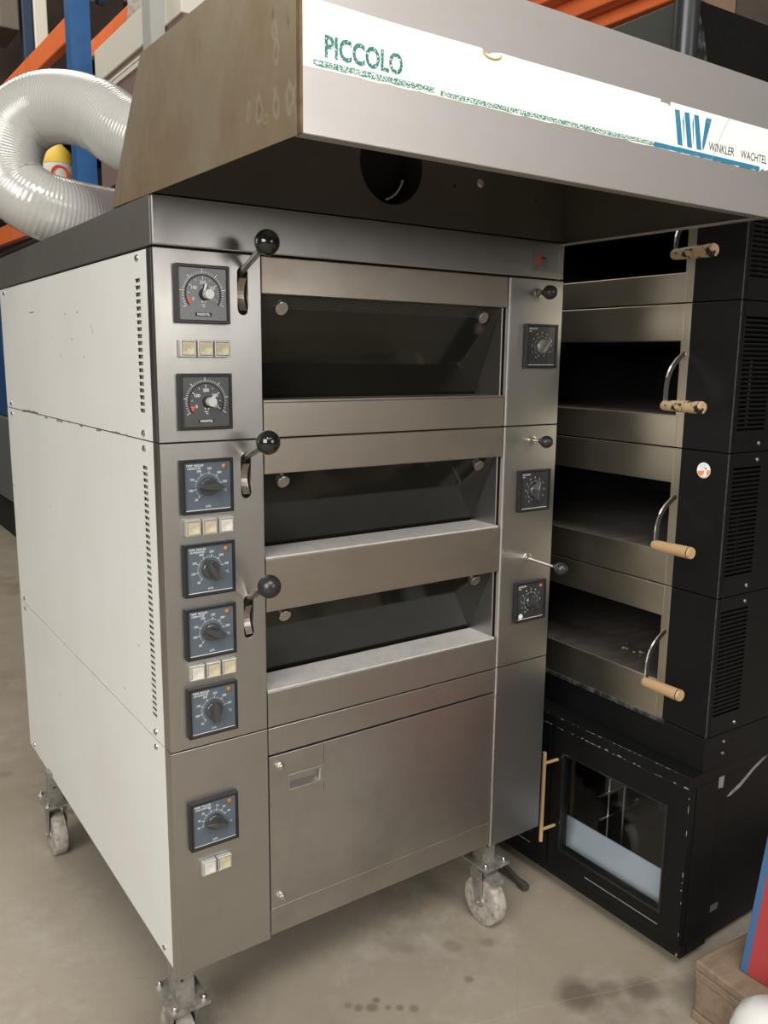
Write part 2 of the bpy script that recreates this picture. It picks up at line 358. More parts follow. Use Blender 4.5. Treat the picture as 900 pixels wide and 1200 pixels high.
# top band, wraps three sides
bm=NB(); box(bm,(0,0,H0+.002),(XW,D,ZT))
obj('top_band',bm,[steel],oven,bevel=.003)
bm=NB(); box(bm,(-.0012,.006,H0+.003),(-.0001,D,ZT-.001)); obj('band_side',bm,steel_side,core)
# left front control panel, three modules with the lever slots
def slotholes(z0,z1,cx=.1605): return slot(cx,z0,z1,.0098)
bands=[(Z1+G,H0-.0015,[(1.2455,1.3275)]),(Z2+G,Z1-G,[(.918,1.0),(.651,.7335)]),(0,Z2-G,[])]
for z0,z1,sl in bands:
    bm=NB(); plate(bm,rect(0,z0,XP-.001,z1),[slotholes(a,b) for a,b in sl],fXZ(0),.01)
    box(bm,(0,.0101,z0),(.0015,.0316,z1))
    obj('control_panel',bm,steel_v,oven,bevel=.0018)
# right front panel
for z0,z1,kz in ((Z1+G,H0-.0015,[1.319]),(Z2+G,Z1-G,[.9915,.7155]),(0,Z2-G,[])):
    bm=NB(); plate(bm,rect(XGR+.0,z0,XW,z1),[circ(.8805,k,.0075,16) for k in kz],fXZ(0),.01); box(bm,(XW-.0015,.0101,z0),(XW,.08,z1))
    obj('right_front_panel',bm,steel_v,oven,bevel=.0018)
# cream side panels with slots
def side_panel(z0,z1,slots,xs=0,name='side_panel'):
    holes=[]
    for (za,zb,n) in slots:
        for i in range(n):
            z=za+(zb-za)*i/(n-1); holes.append([(.0655,z-.0035),(.0935,z-.0035),(.0935,z+.0035),(.0655,z+.0035)])
    bm=NB(); plate(bm,rect(.0322,z0,D,z1),holes,lambda u,v,w:(xs+w*1.0,u,v),.0025)
    return obj(name,bm,white_paint,oven,bevel=0)
sp=[side_panel(Z1+.0012,H0-.002,[(1.0775,1.3,20)]),side_panel(Z2+.0012,Z1-.0012,[(.507,.976,42)]),side_panel(.0,Z2-.0012,[])]
for p_,zz in ((sp[0],(1.337,1.038)),(sp[1],(1.011,.474)),(sp[2],(.444,.018))):
    for z in zz:
        for y in (.075,D-.06):
            bm=NB(); screw(bm,(0,0,0),'x',.0065,-.004); obj('panel_screw',bm,chrome,p_,(0,y,z))
bm=NB(); box(bm,(.0060,.06,.50),(.0075,.098,.985)); box(bm,(.0060,.06,1.07),(.0075,.098,1.31)); obj('slot_backing',bm,mat('grey_brown_backing',(.20,.175,.14,1),.8),core)  # grey-brown strips added so the slots look less black
# chips of bare metal along the first seam
bm=NB()
for y,l in ((.98,.05),(.85,.16),(.76,.02),(.62,.05),(.55,.03),(.46,.02),(.33,.03),(.21,.05),(.16,.015)):
    z=Z1+random.uniform(-.004,.003); n=7
    a=[(y+l*k/n,z+random.uniform(.0005,.0035)) for k in range(n+1)]; b_=[(y+l*k/n,z-random.uniform(.0005,.003)) for k in range(n+1)]
    prism(bm,a+b_[::-1],lambda u,v,w:(w,u,v),-.0006,-.0001)
for (y,z,dy,dz) in ((.83,1.275,.045,.0),(.35,1.215,.012,.018),(.50,1.205,.008,.002),(.42,1.168,.006,.004),(.60,1.17,.006,.004),(.45,1.26,.01,.001),(.55,1.26,.006,.001),(.68,1.21,.004,.002),(.78,.80,.004,.004),(.15,.62,.006,.004),(.25,.5,.005,.003),(.8,.3,.004,.003),(1.19,.80,.02,.004)):
    prism(bm,[(y,z-.0014),(y+dy,z+dz-.001),(y+dy+.001,z+dz+.0012),(y+.001,z+.0012)],lambda u,v,w:(w,u,v),-.0005,-.0001)
obj('paint_chips',bm,mat('grey_chipped_paint',(.17,.16,.15,1),.7),sp[0])

# ---- deck doors
def deck(zf0,zf1,zo,zl,strip_m,ledge_m,has_screen):
    """fascia zf0..zf1 (top), opening zo..zf0, lower panel zl..zo"""
    if zf1-zf0>.002: fp=obj('door_fascia',B((XP+.001,0,zf0),(XG-.003,.012,zf1)),strip_m,oven,bevel=.0015)
    # lower panel with ledge
    bm=NB(); prism(bm,[(0,zl),(0,zo),(.088,zo+.003),(.088,zo-.01),(.012,zo-.014),(.012,zl)],lambda u,v,w:(w,u,v),XP+.001,XG-.003)
    lp=obj('lower_fascia',bm,strip_m,oven,bevel=.0012)
    obj('ledge',B((XP+.002,.002,zo+.0005),(XG-.006,.087,zo+.0042)),ledge_m,lp)
    # cheeks
    for x0,x1 in ((XP+.001,XP+.004),(XG-.0075,XG-.004)):
        bm=NB(); prism(bm,[(.0125,zf0+.004),(.012,zo+.001),(.095,zo+.003),(.03,zf0+.004)],lambda u,v,w:(w,u,v),x0,x1); obj('cheek',bm,steel,oven)
    # slanted glass
    bm=NB(); gt,gb=(.013,zf0+.004),(.094,zo+.0045)
    prism(bm,[gt,gb,(gb[0]+.005,gb[1]),(gt[0]+.005,gt[1])],lambda u,v,w:(w,u,v),XP+.0045,XG-.008)
    g=obj('door_glass',bm,glass_dk,oven,label='tinted slanted oven window')
    n=Vector((0,gb[1]-gt[1],-(gb[0]-gt[0]))).normalized()  # outward normal (-y,-z)
    if n.y>0: n=-n
    for x in (.247,.738):
        s=.13 if x<.5 else .13
        c=Vector((x,gt[0]+(gb[0]-gt[0])*s,gt[1]+(gb[1]-gt[1])*s))
        bm=NB(); cyl(bm,-n*.001,n*.006,.0125,22); cyl(bm,n*.006,n*.0075,.0115,22)
        obj('glass_bolt',bm,chrome,g,c)
    if has_screen:
        bm=NB(); R=26; rows=8
        # fine perforated screen edge seen through the top of the glass
        for r in range(rows):
            s=.015+r*.017
            for i in range(150):
                x=XP+.012+(i+.5*(r%2))*.0039
                c=Vector((x,gt[0]+(gb[0]-gt[0])*s-.0004,gt[1]+(gb[1]-gt[1])*s))
                d=(Vector((0,gb[0]-gt[0],gb[1]-gt[1]))).normalized()*.0016
                u=Vector((.0012,0,0)); c+=n*.0004
                bm.faces.new([bm.verts.new(c+q) for q in (u,d,-u,-d)])
        obj('screen_dots',bm,mat('dim_screen_mesh',(.10,.10,.085,1),.5,.3),g)
    return g
deck(1.284,1.3485,1.091,Z1+G,steel_warm,steel_warm,True)
deck(.959,Z1-G,.797,.6942,steel_warm,steel_ledge,False)
deck(.6942,.6942,.532,Z2+G,steel,steel_ledge,False)
# lower drawer strip, storage door, bottom rail
obj('drawer_front',B((XP+.001,0,.4015),(XG-.003,.012,Z2-G)),steel,oven,bevel=.0015)
bm=NB(); plate(bm,rect(XP+.001,.068,XG-.004,.3985),[rect(.243,.319,.312,.344)],fXZ(-.002),.014)
door=obj('storage_door',bm,steel,oven,bevel=.001)
bm=NB(); box(bm,(.238,-.004,.3125),(.320,-.002,.319)); box(bm,(.238,-.004,.344),(.320,-.002,.3505)); box(bm,(.238,-.004,.319),(.243,-.002,.344)); box(bm,(.312,-.004,.319),(.320,-.002,.344))
box(bm,(.243,.0105,.319),(.312,.0118,.344)); prism(bm,[(-.002,.319),(.0104,.327),(.0104,.319)],lambda u,v,w:(w,u,v),.2432,.3118)
obj('recessed_handle',bm,steel_v,door,bevel=.0006)
for z in (.374,.089):
    bm=NB(); lathe(bm,[(.009,0),(.009,-.002),(.0065,-.003),(.0065,-.008),(.004,-.009)],(0,0,0),'y',16); obj('quarter_turn_lock',bm,chrome,door,(.2205,-.002,z))
bm=NB(); strip(bm,.322,.3975,.322,.352,.0012,fFront(-.0022),.0002); strip(bm,.322,.312,.322,.29,.0012,fFront(-.0022),.0002); obj('door_fold_line',bm,steel_dark,door)
obj('bottom_rail',B((XP+.001,0,.007),(XG-.003,.012,.0665)),steel,oven,bevel=.0012)
# continuous hinge and rounded jamb strip
bm=NB()
z=.012
while z<.395:
    cyl(bm,(XG-.0005,-.003,z),(XG-.0005,-.003,min(z+.028,.397)),.0032,10); z+=.029
obj('piano_hinge',bm,chrome,oven)
bm=NB()
for z0,z1 in ((Z1+G,H0-.002),(Z2+G,Z1-G),(0.0,Z2-G)): box(bm,(XG+.0008,-.001,z0),(XGR-.0006,.01,z1))
obj('door_jamb',bm,hood_front,oven,bevel=.0015)
# rating plate with small red emblem
bm=NB(); box(bm,(.858,-.001,1.366),(.937,-.0001,1.409)); rp=obj('rating_plate',bm,mat('dull_rating_plate',(.22,.21,.19,1),.45,.6),oven)
bm=NB(); fn=fFront(-.0011)
strip(bm,.862,1.385,.880,1.385,.0035,fn,.0002,0); strip(bm,.873,1.384,.880,1.402,.004,fn,.0002,0); strip(bm,.880,1.402,.883,1.384,.004,fn,.0002,0)
strip(bm,.885,1.395,.900,1.395,.004,fn,.0002,1)
for k in range(5): strip(bm,.886,1.389-k*.0038,.905-.002*(k%2),1.389-k*.0038,.0009,fn,.0002,1)
for k in range(3): strip(bm,.864,1.379-k*.0036,.880,1.379-k*.0036,.0008,fn,.0002,1)
obj('plate_print',bm,[red_mark,mark_black],rp)

# ---- dials
def arc_ticks(bm,fn,a0,a1,n,r0,r1,wd,w,mi=0,major=0,r2=0,wd2=0):
    for i in range(n+1):
        a=math.radians(a0+(a1-a0)*i/n); M_=major and i%major==0
        q=r2 if M_ else r1
        strip(bm,r0*math.cos(a),r0*math.sin(a),q*math.cos(a),q*math.sin(a),wd2 if M_ else wd,fn,w,mi)
def ring(bm,fn,r0,r1,a0,a1,w,mi=0,n=40):
    pr=None
    for i in range(n+1):
        a=math.radians(a0+(a1-a0)*i/n)
        c=(bm.verts.new(fn(r0*math.cos(a),r0*math.sin(a),w)),bm.verts.new(fn(r1*math.cos(a),r1*math.sin(a),w)))
        if pr: bm.faces.new((pr[0],pr[1],c[1],c[0])).material_index=mi
        pr=c
def dial(cx,cz,kind,ang,nums=None,lamp=True,dot=False,hd=('TEMP. REGLER','OBERHITZE')):
    h=.0485; org=(cx,0,cz); fn=fFront(-.0085)
    bm=NB(); plate(bm,rect(-h,-h,h,h),[rect(-h+.0055,-h+.0055,h-.0055,h-.0055)],lambda u,v,w:(u,-.0115+w,v),.0114)
    o=obj('temperature_dial' if kind!='C' else 'timer_dial',bm,bezel_m,oven,org,bevel=.0012)
    obj('dial_face',B((-h+.005,-.0085,-h+.005),(h-.005,-.0002,h-.005)),dial_blue if kind=='B' else (mat('black_dial_face',(.03,.032,.035,1),.3,coat=.3) if 'black_dial_face' not in MATS else MATS['black_dial_face']) if kind=='C' else dial_grey,o,org)
    bm=NB()
    if kind=='A':
        arc_ticks(bm,fn,212,-28,48,.0345,.038,.0006,.0003,0,8,.042,.0011)
        arc_ticks(bm,fn,205,-25,8,.024,.0275,.0008,.0003,0,2,.0295,.0012)
        ring(bm,fn,.0305,.0328,218,-34,.0003,1)
        for s,a in (('0',205),('100',148),('200',90),('300',33),('400',-25)):
            a=math.radians(a); text(bm,s,.0075,(.0195*math.cos(a),.0195*math.sin(a)),fn,w=.0003,off=.02)
        text(bm,'°C',.007,(0,-.019),fn,w=.0003,off=.02)
        strip(bm,-.003,-.011,-.001,-.013,.002,fn,.0003)
        strip(bm,.003,-.013,.005,-.011,.002,fn,.0003)
        strip(bm,-.015,-.0335,.015,-.0335,.006,fn,.0002,1)
        text(bm,'MADISTEL',.0052,(0,-.0335),fn,w=.0004,off=.03)
        a=math.radians(205); c=Vector((.0275*math.cos(a),.0275*math.sin(a)))
        bm.faces.new([bm.verts.new(fn(c.x+x,c.y+z,.0005)) for x,z in ((-.004,.004),(.004,.004),(0,-.006))]).material_index=2
        obj('scale_marks',bm,[mark_white,mark_black,red_mark],o,org)
        bm=NB(); a=math.radians(ang); k=Vector((.006,.0)) 
        cyl(bm,(k.x-.003,-.0086,k.y),(k.x-.003,-.011,k.y),.010,24,mi=1)
        cyl(bm,(k.x,-.011,k.y),(k.x,-.024,k.y),.008,24,mi=0)
        strip(bm,0,0,.019*math.cos(a),.019*math.sin(a),.004,lambda u,v,w:(u,-.0115,v),0,0)
        obj('pointer_knob',bm,[mat('silver_knob_cap',(.55,.55,.53,1),.35,.3) if 'silver_knob_cap' not in MATS else MATS['silver_knob_cap'],mark_black],o,org)
    else:
        if kind=='B':
            n=len(nums); a0=227; st=(227-12)/(n-1) if n==7 and nums[0]=='50' else 27
            if nums[0]!='50': a0=188
            arc_ticks(bm,fn,a0,a0-st*(n-1),(n-1)*5,.0215,.0245,.0005,.0003,0,5,.027,.001)
            for i,s in enumerate(nums):
                a=math.radians(a0-st*i); text(bm,s,.0056,(.0325*math.cos(a),.0315*math.sin(a)),fn,w=.0003,off=.015)
            text(bm,'°C',.006,(.033,-.009),fn,w=.0003,off=.01)
            text(bm,hd[0],.0052,(-.040,.0375),fn,'LEFT',w=.0003,off=.012); text(bm,hd[1],.0048,(-.038,.0325),fn,'LEFT',w=.0003,off=.012)
            text(bm,'ATR',.0052,(0,-.036),fn,w=.0003,off=.01)
            strip(bm,-.042,-.0415,.042,-.0415,.0012,fn,.0003)
        else:
            arc_ticks(bm,fn,250,-70,30,.0205,.0225,.0005,.0003,0,3,.024,.0009)
            for i,s in enumerate(nums):
                a=math.radians(235-i*29); text(bm,s,.0056,(.030*math.cos(a),.030*math.sin(a)),fn,w=.0003,off=.015)
            text(bm,'BACKZEIT',.0056,(-.040,.038),fn,'LEFT',w=.0003,off=.01); text(bm,'MIN',.0046,(-.040,.0325),fn,'LEFT',w=.0003,off=.01)
            strip(bm,-.040,-.041,.040,-.041,.0012,fn,.0003)
        obj('scale_marks',bm,mark_white,o,org)
        bm=NB(); lathe(bm,[(.0165,-.0086),(.0160,-.013),(.0145,-.0155),(.0001,-.0155)],(0,0,0),'y',26)
        a=math.radians(ang); ca,sa=math.cos(a),math.sin(a)
        if kind=='C' and ang==50: pts=[(-.019,.005),(.019,.005),(.019,-.005),(-.019,-.005)]
        else: pts=[(.026,0),(.016,.0045),(.004,.0085),(-.006,.0085),(-.019,.007),(-.021,.0055),(-.021,-.0055),(-.019,-.007),(-.006,-.0085),(.004,-.0085),(.016,-.0045)]
        f1=lambda u,v,w:(u*ca-v*sa,w,u*sa+v*ca)
        A_=[bm.verts.new(f1(u,v,-.0150)) for u,v in pts]; B_=[bm.verts.new(f1(u*.97,v*.55,-.028)) for u,v in pts]
        bm.faces.new(A_); bm.faces.new(B_)
        for i in range(len(pts)): bm.faces.new((A_[i],A_[(i+1)%len(pts)],B_[(i+1)%len(pts)],B_[i]))
        km=knob_black
        if kind=='C' and ang==50: km=mat('grey_bar_knob',(.30,.30,.29,1),.35,.5)
        obj('rotary_knob',bm,km,o,org,bevel=.0008)
    if lamp and kind!='A':
        bm=NB(); lathe(bm,[(.0042,-.0085),(.004,-.0105),(.0025,-.0115),(.0002,-.0118)],(0,0,0),'y',16); obj('indicator_lamp',bm,orange_lens,o,(cx+.031,0,cz+.034))
    if dot:
        bm=NB(); lathe(bm,[(.0065,-.0085),(.0065,-.0092),(.0002,-.0093)],(0,0,0),'y',18); obj('round_label',bm,mark_white,o,(cx-.031,0,cz-.034))
    return o
T=['50','100','150','200','250','300','350']
dial(.0825,1.2765,'A',75); dial(.0830,1.0955,'A',30)
dial(.0820,.9475,'B',177,T); dial(.0820,.7975,'B',118,T,hd=('TEMP. REGLER','UNTERHITZE')); dial(.0815,.6800,'B',155,T); dial(.0812,.5295,'B',93,T,hd=('TEMP. REGLER','UNTERHITZE'))
dial(.0775,.3050,'B',163,['30','40','50','60','70','80','90'],hd=('TEMP. REGLER','GÄRSCHRANK'))
N=['0','1','2','3','4','5','6','7','8','9']
dial(.8900,1.2030,'C',50,N,lamp=False); dial(.8870,.8755,'C',90,N,lamp=False); dial(.8890,.6100,'C',130,N,dot=True)
# ---- push buttons
def button(cx,cz,m,s=.0145):
    bm=NB(); plate(bm,rect(-s,-s,s,s),[rect(-s+.0035,-s+.0035,s-.0035,s-.0035)],lambda u,v,w:(u,-.010+w,v),.0099)
    o=obj('push_button',bm,mat('silver_button_frame',(.55,.54,.52,1),.3,.6) if 'silver_button_frame' not in MATS else MATS['silver_button_frame'],oven,(cx,0,cz),bevel=.0012)
    q=s-.004; bm=NB(); v=[]
    n=6
    for i in range(n+1):
        v.append([bm.verts.new((-q+2*q*i/n,-.0125+.0022*max(0,1-(((i-n/2)**2+(j-n/2)**2)**.5)/(n*.42)),-q+2*q*j/n)) for j in range(n+1)])
    for i in range(n):
        for j in range(n): bm.faces.new((v[i][j],v[i+1][j],v[i+1][j+1],v[i][j+1]))
    r=bmesh.ops.extrude_face_region(bm,geom=bm.faces[:]); 
    for w_ in [g for g in r['geom'] if isinstance(g,bmesh.types.BMVert)]: w_.co.y=-.002
    obj('button_cap',bm,m,o,(cx,0,cz),smooth=True)
    return o
for z,n,x0,ms in ((1.186,3,.053,(cream_cap,cream_cap,cream_cap)),(.8745,3,.053,(cream_cap,cream_cap,grey_cap)),(.6065,3,.0525,(grey_cap,cream_cap,cream_cap)),(.2135,2,.0645,(grey_cap,cream_cap))):
    for i in range(n): button(x0+i*.0312,z,ms[i])
# ---- steam levers
for zs,zb,bx in ((1.286,(-.083,1.3605),.1665),(.959,(-.077,1.0265),.1665),(.692,(-.0755,.7675),.1655)):
    ymid=.016; p0=Vector((.1605,ymid,zs+.028)); pb=Vector((bx,zb[0],zb[1]))
    bm=NB(); cyl(bm,p0,pb+(p0-pb).normalized()*.012,.0058,12)
    # curved quadrant seen inside the slot
    pts=[(.004+.012*math.sin(PI*i/8),zs+.022-.055*i/8) for i in range(9)]
    prism(bm,[(y-.006,z) for y,z in pts]+[(.03,z) for y,z in pts[::-1]],lambda u,v,w:(w,u,v),.1535,.1672,mi=1)
    lv=obj('steam_lever',bm,[chrome,steel_warm],oven,bevel=0)
    bm=NB(); ball(bm,(0,0,0),.0215,1,28,14); cyl(bm,(0,0,0),(p0-pb).normalized()*.024,.009,14)
    obj('ball_knob',bm,black_gloss if zb[1]>1 else black_matt,lv,pb,smooth=True)
# ---- damper pull rods on the right
for z,L,rr,dz in ((1.319,.036,.0165,0),(.9915,.0455,.015,0),(.7155,.108,.0155,-.005)):
    bm=NB(); cyl(bm,(.8805,.03,z),(.8805,-L+.008,z+dz),.0030,12); lathe(bm,[(.0105,-.0001),(.0105,-.003),(.0072,-.0035),(.0072,.004)],(.8805,0,z),'y',18)
    pr=obj('pull_rod',bm,chrome,oven)
    bm=NB(); ball(bm,(0,0,0),rr,.95,26,12); cyl(bm,(0,0,0),(0,rr*1.35,0),.006,12)
    obj('ball_knob',bm,black_matt,pr,(.8805,-L,z+dz),smooth=True)
# ---- casters
def caster(x,y,pw=.038,yw=.0,brake=False):
    zp=-.078
    bm=NB(); box(bm,(-.04,-.052,zp),(.04,.052,zp+.007))
    box(bm,(-.019,-.02,zp+.007),(.019,.02,.012)) 
    cyl(bm,(-.006,-.0201,-.03),(-.006,-.0195,-.03),.0035,10,mi=1)
    lathe(bm,[(.028,zp-.014),(.030,zp-.008),(.024,zp)],(0,.0,0),'z',20)
    org=Vector((x,y,0))
    o=obj('caster',bm,[worn_grey,mark_black],oven,org,bevel=.001)
    for sx in (-1,1):
        for sy in (-1,1):
            b2=NB(); cyl(b2,(0,0,0),(0,0,.005),.0068,6); ball(b2,(0,0,.005),.0045,1,10,6); obj('plate_bolt',b2,chrome,o,org+Vector((sx*.030,sy*.041,zp+.007)))
    zc=FL+.0625; cy=yw
    bm=NB()
    for sx in (-1,1):
        prism(bm,[(-.024,zp-.012),(.024,zp-.012),(cy+.012,zc-.002),(cy,zc-.012),(cy-.012,zc-.002)],lambda u,v,w:(w,u,v),sx*.0235,sx*.0265)
    box(bm,(-.0265,-.024,zp-.016),(.0265,.024,zp-.0125)); cyl(bm,(-.031,cy,zc),(.031,cy,zc),.006,12)
    obj('fork',bm,worn_grey,o,org,bevel=.0008)
    if brake:
        bm=NB(); prism(bm,[(-.062,zp-.030),(-.020,zp-.018),(-.020,zp-.030),(-.060,zp-.042)],lambda u,v,w:(w,u,v),-.018,.018); obj('brake_pedal',bm,worn_grey,o,org,bevel=.001)
    bm=NB(); R_=.0625
    lathe(bm,[(.045,-.0185),(.056,-.0185),(.0605,-.017),(R_,-.011),(R_,.011),(.0605,.017),(.056,.0185),(.045,.0185)],(0,0,0),'x',40)
    wh=obj('wheel',bm,tyre,o,org+Vector((0,cy,zc)),smooth=True)
    bm=NB(); lathe(bm,[(.012,-.0225),(.014,-.021),(.018,-.0115),(.036,-.0095),(.0455,-.0155),(.0455,.0155),(.036,.0095),(.018,.0115),(.014,.021),(.012,.0225)],(0,0,0),'x',32)
    obj('wheel_hub',bm,worn_grey,wh,org+Vector((0,cy,zc)),smooth=True)
caster(.020,.044,yw=.02); caster(.830,.060,yw=-.012,brake=True); caster(.008,.965,yw=.01); caster(.88,1.12,yw=.02)

# ================================================================ EXTRACTOR HOOD
YH=-.4972; HB,HT=1.4335,1.6425
hood=thing('extractor_hood','wide stainless steel hood with PICCOLO and WINKLER WACHTEL sticker above the oven','hood',(0,0,HB))
t_=.0015
bm=NB(); box(bm,(0,YH,HB-.008),(XW,YH+.002,HT)); box(bm,(0,YH+.002,HB-.008),(XW,YH+.02,HB-.006))
front=obj('front_panel',bm,hood_front,hood,bevel=.001)
bm=NB(); prism(bm,[(YH+.002,HB-.008),(.1986,HB),(.019,1.6455),(YH+.002,HT+.001)],lambda u,v,w:(w,u,v),-.001,.0005)
for a,b_ in (((YH+.002,HB-.008),(.1986,HB)),): pass
obj('left_side_panel',bm,hood_side,hood)
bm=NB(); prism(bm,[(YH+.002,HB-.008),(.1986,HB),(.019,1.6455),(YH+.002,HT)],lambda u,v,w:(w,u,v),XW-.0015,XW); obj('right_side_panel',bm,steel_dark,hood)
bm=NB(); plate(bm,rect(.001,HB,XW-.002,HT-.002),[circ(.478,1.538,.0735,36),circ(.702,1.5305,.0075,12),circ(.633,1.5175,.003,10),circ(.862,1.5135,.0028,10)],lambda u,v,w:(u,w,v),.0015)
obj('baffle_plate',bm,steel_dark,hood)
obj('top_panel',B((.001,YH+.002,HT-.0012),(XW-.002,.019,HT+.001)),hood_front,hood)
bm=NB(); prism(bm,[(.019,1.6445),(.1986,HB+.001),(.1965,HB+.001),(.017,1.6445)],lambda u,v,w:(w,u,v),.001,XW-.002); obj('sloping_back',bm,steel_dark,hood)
obj('rim_rail',B((XW-.016,YH+.02,HB-.0075),(XW-.0016,-.0005,HB-.0045)),hood_front,hood)
# duct spigot behind the baffle hole with a short bright metal crescent inside
bm=NB(); n=36
for k in range(n):
    a,b_=2*PI*k/n,2*PI*(k+1)/n; r_=.074
    v=[bm.verts.new((.478+r_*math.cos(t),yy,1.538+r_*math.sin(t))) for t,yy in ((a,.0016),(b_,.0016),(b_,.07),(a,.07))]; bm.faces.new(v)
bm.faces.new([bm.verts.new((.478+.074*math.cos(2*PI*k/n),.07,1.538+.074*math.sin(2*PI*k/n))) for k in range(n)])
sg=obj('duct_spigot',bm,black_in,hood)
bm=NB(); tube(bm,[(.478+.060*math.cos(t),.045,1.538+.060*math.sin(t)) for t in [(-75+6*i)*PI/180 for i in range(11)]],.0035,8); obj('spigot_crescent',bm,chrome,sg)
bm=NB(); screw(bm,(0,0,0),'y',.009,-.003); obj('bright_plug',bm,hood_front,hood,(.702,-.0003,1.5305))
# rounded seam strip on the front-left corner, browned
bm=NB(); prism(bm,[(-.0022,YH-.0004),(.0012,YH-.0004),(.0012,YH+.008),(-.0022,YH+.008)],lambda u,v,w:(u,v,w),HB-.008,HT+.001); obj('corner_seam',bm,mat('rusty_seam',(.20,.13,.07,1),.6,.5,.8,30,(.07,.04,.02,1)),hood)
# sticker
fn=fFront(YH)
bm=NB(); top,bot=1.5685,1.498
outl=[(.0015,bot)]; x=.0015
random.seed(3)
for i in range(1,60):
    x=.0015+.9*i/60; outl.append((x,bot+random.uniform(-.0006,.0009)))
outl+= [(.905,.0000+bot),(.915,bot+.006),(.922,bot+.003),(.935,bot+.007),(.945,bot+.005),(.9565,bot+.009),(.9565,top)]
outl+=[(.655,top),(.654,top-.006),(.650,top-.006),(.650,top-.0105),(.6485,top-.0105),(.6485,top-.004),(.632,top-.004),(.631,top-.009),(.6295,top),(.335,top),(.30,top+.0005),(.285,top-.002),(.281,top-.0045),(.272,top-.0045),(.266,top),(.12,top),(.03,top+.002),(.0015,top+.002)]
plate(bm,outl,[],fn,.0004)
stk=obj('brand_sticker',bm,sticker_m,front)
bm=NB(); fs=fFront(YH-.0004)
text(bm,'PICCOLO',.0325,(.029,1.5225),fs,'LEFT',off=.03,sx=.80,w=.0003)
obj('sticker_lettering',bm,teal_worn,stk)
bm=NB()
def band(x0,x1,z0,z1,n=24):
    a=[(x0+(x1-x0)*i/n,z0+random.uniform(-.0007,.0007)) for i in range(n+1)]; b=[(x0+(x1-x0)*i/n,z1+random.uniform(-.0002,.0002)) for i in range(n+1)]
    plate(bm,a+b[::-1],[],fs,.0003)
band(.015,.19,1.5005,1.5075); band(.20,.62,1.4995,1.5055,50)
obj('teal_line',bm,teal_line,stk)
bm=NB(); band(.62,.905,1.4988,1.5058,40)
# folded-ribbon W emblem
P=[(.665,1.5595),(.678,1.5595),(.6945,1.5105),(.682,1.5095)]
for dx in (0,.0245,.0490): 
    prism(bm,[(.665+dx,1.5595),(.677+dx,1.5598),(.6925+dx-.002,1.5095),(.680+dx-.002,1.5095)],fs,0,.0003)
for dx in (0,.0245): prism(bm,[(.6865+dx,1.546),(.6900+dx-.0015,1.556),(.6885+dx+.0045,1.5225),(.6945+dx-.001,1.513)],fs,0,.0003)
prism(bm,[(.7445,1.5555),(.7475,1.5600),(.7605,1.5600),(.7455,1.512),(.7425,1.5105),(.7405,1.520)],fs,0,.0003)
obj('blue_emblem',bm,blue_print,stk)
bm=NB(); text(bm,'WINKLER',.0185,(.758,1.518),fs,'LEFT',off=.006,sx=.88,w=.0003); text(bm,'WACHTEL',.0185,(.8475,1.518),fs,'LEFT',off=.006,sx=.88,w=.0003)
obj('company_lettering',bm,txt_grey,stk)
bm=NB(); strip(bm,.7685,1.5003,.778,1.523,.0011,fs,.0005); strip(bm,.778,1.523,.781,1.5265,.0011,fs,.0005); strip(bm,.781,1.5265,.806,1.5683,.0011,fs,.0005)
obj('sticker_crack',bm,mat('pale_grey_crack',(.35,.35,.34,1),.6),stk)
bm=NB(); tube(bm,[(.268+.016*(1-math.cos(a)) ,YH-.0008,1.566-.007*math.sin(a)) for a in [PI*i/8 for i in range(9)]],.0014,6); obj('yellowed_glue',bm,mat('yellowed_glue',(.55,.40,.16,1),.6),stk)

# ================================================================ HOSE
pts=[(.478,.19,1.548),(.42,.30,1.562),(.34,.42,1.580),(.26,.52,1.612),(.1755,.62,1.667),(.1378,.68,1.710),(.0971,.75,1.7387),(.0456,.82,1.7436),(-.0052,.86,1.706),(-.0305,.87,1.6355),(-.022,.86,1.572),(.030,.83,1.528),(.1049,.835,1.5145),(.2138,.88,1.5145),(.3305,.90,1.5145),(.45,.95,1.5145)]
def catmull(P,n):
    P=[Vector(p) for p in P]; P=[P[0]*2-P[1]]+P+[P[-1]*2-P[-2]]; out=[]
    for i in range(1,len(P)-2):
        for k in range(n):
            t=k/n; a,b,c,d=P[i-1:i+3]
            out.append(.5*((2*b)+(c-a)*t+(2*a-5*b+4*c-d)*t*t+(3*b-a-3*c+d)*t**3))
    out.append(P[-2]); return out
path=catmull(pts,60)
L=0; rads=[]; samp=[]; step=.0015
cum=[0]
for a,b in zip(path,path[1:]): cum.append(cum[-1]+(b-a).length)
tot=cum[-1]; n=int(tot/step); j=0
for i in range(n+1):
    s=tot*i/n
    while j<len(cum)-2 and cum[j+1]<s: j+=1
    f=(s-cum[j])/max(1e-9,cum[j+1]-cum[j]); samp.append(path[j].lerp(path[j+1],f)); rads.append(.0800+.00032*math.cos(2*PI*s/.0075))
bm=NB(); tube(bm,samp,rads,40,False)
hz=obj('exhaust_hose',bm,pvc,None,smooth=False)
for f in hz.data.polygons: f.use_smooth=True
hz.modifiers.new('s','SOLIDIFY').thickness=.002
tag(hz,'thick white ribbed plastic exhaust hose looping behind the hood','hose')

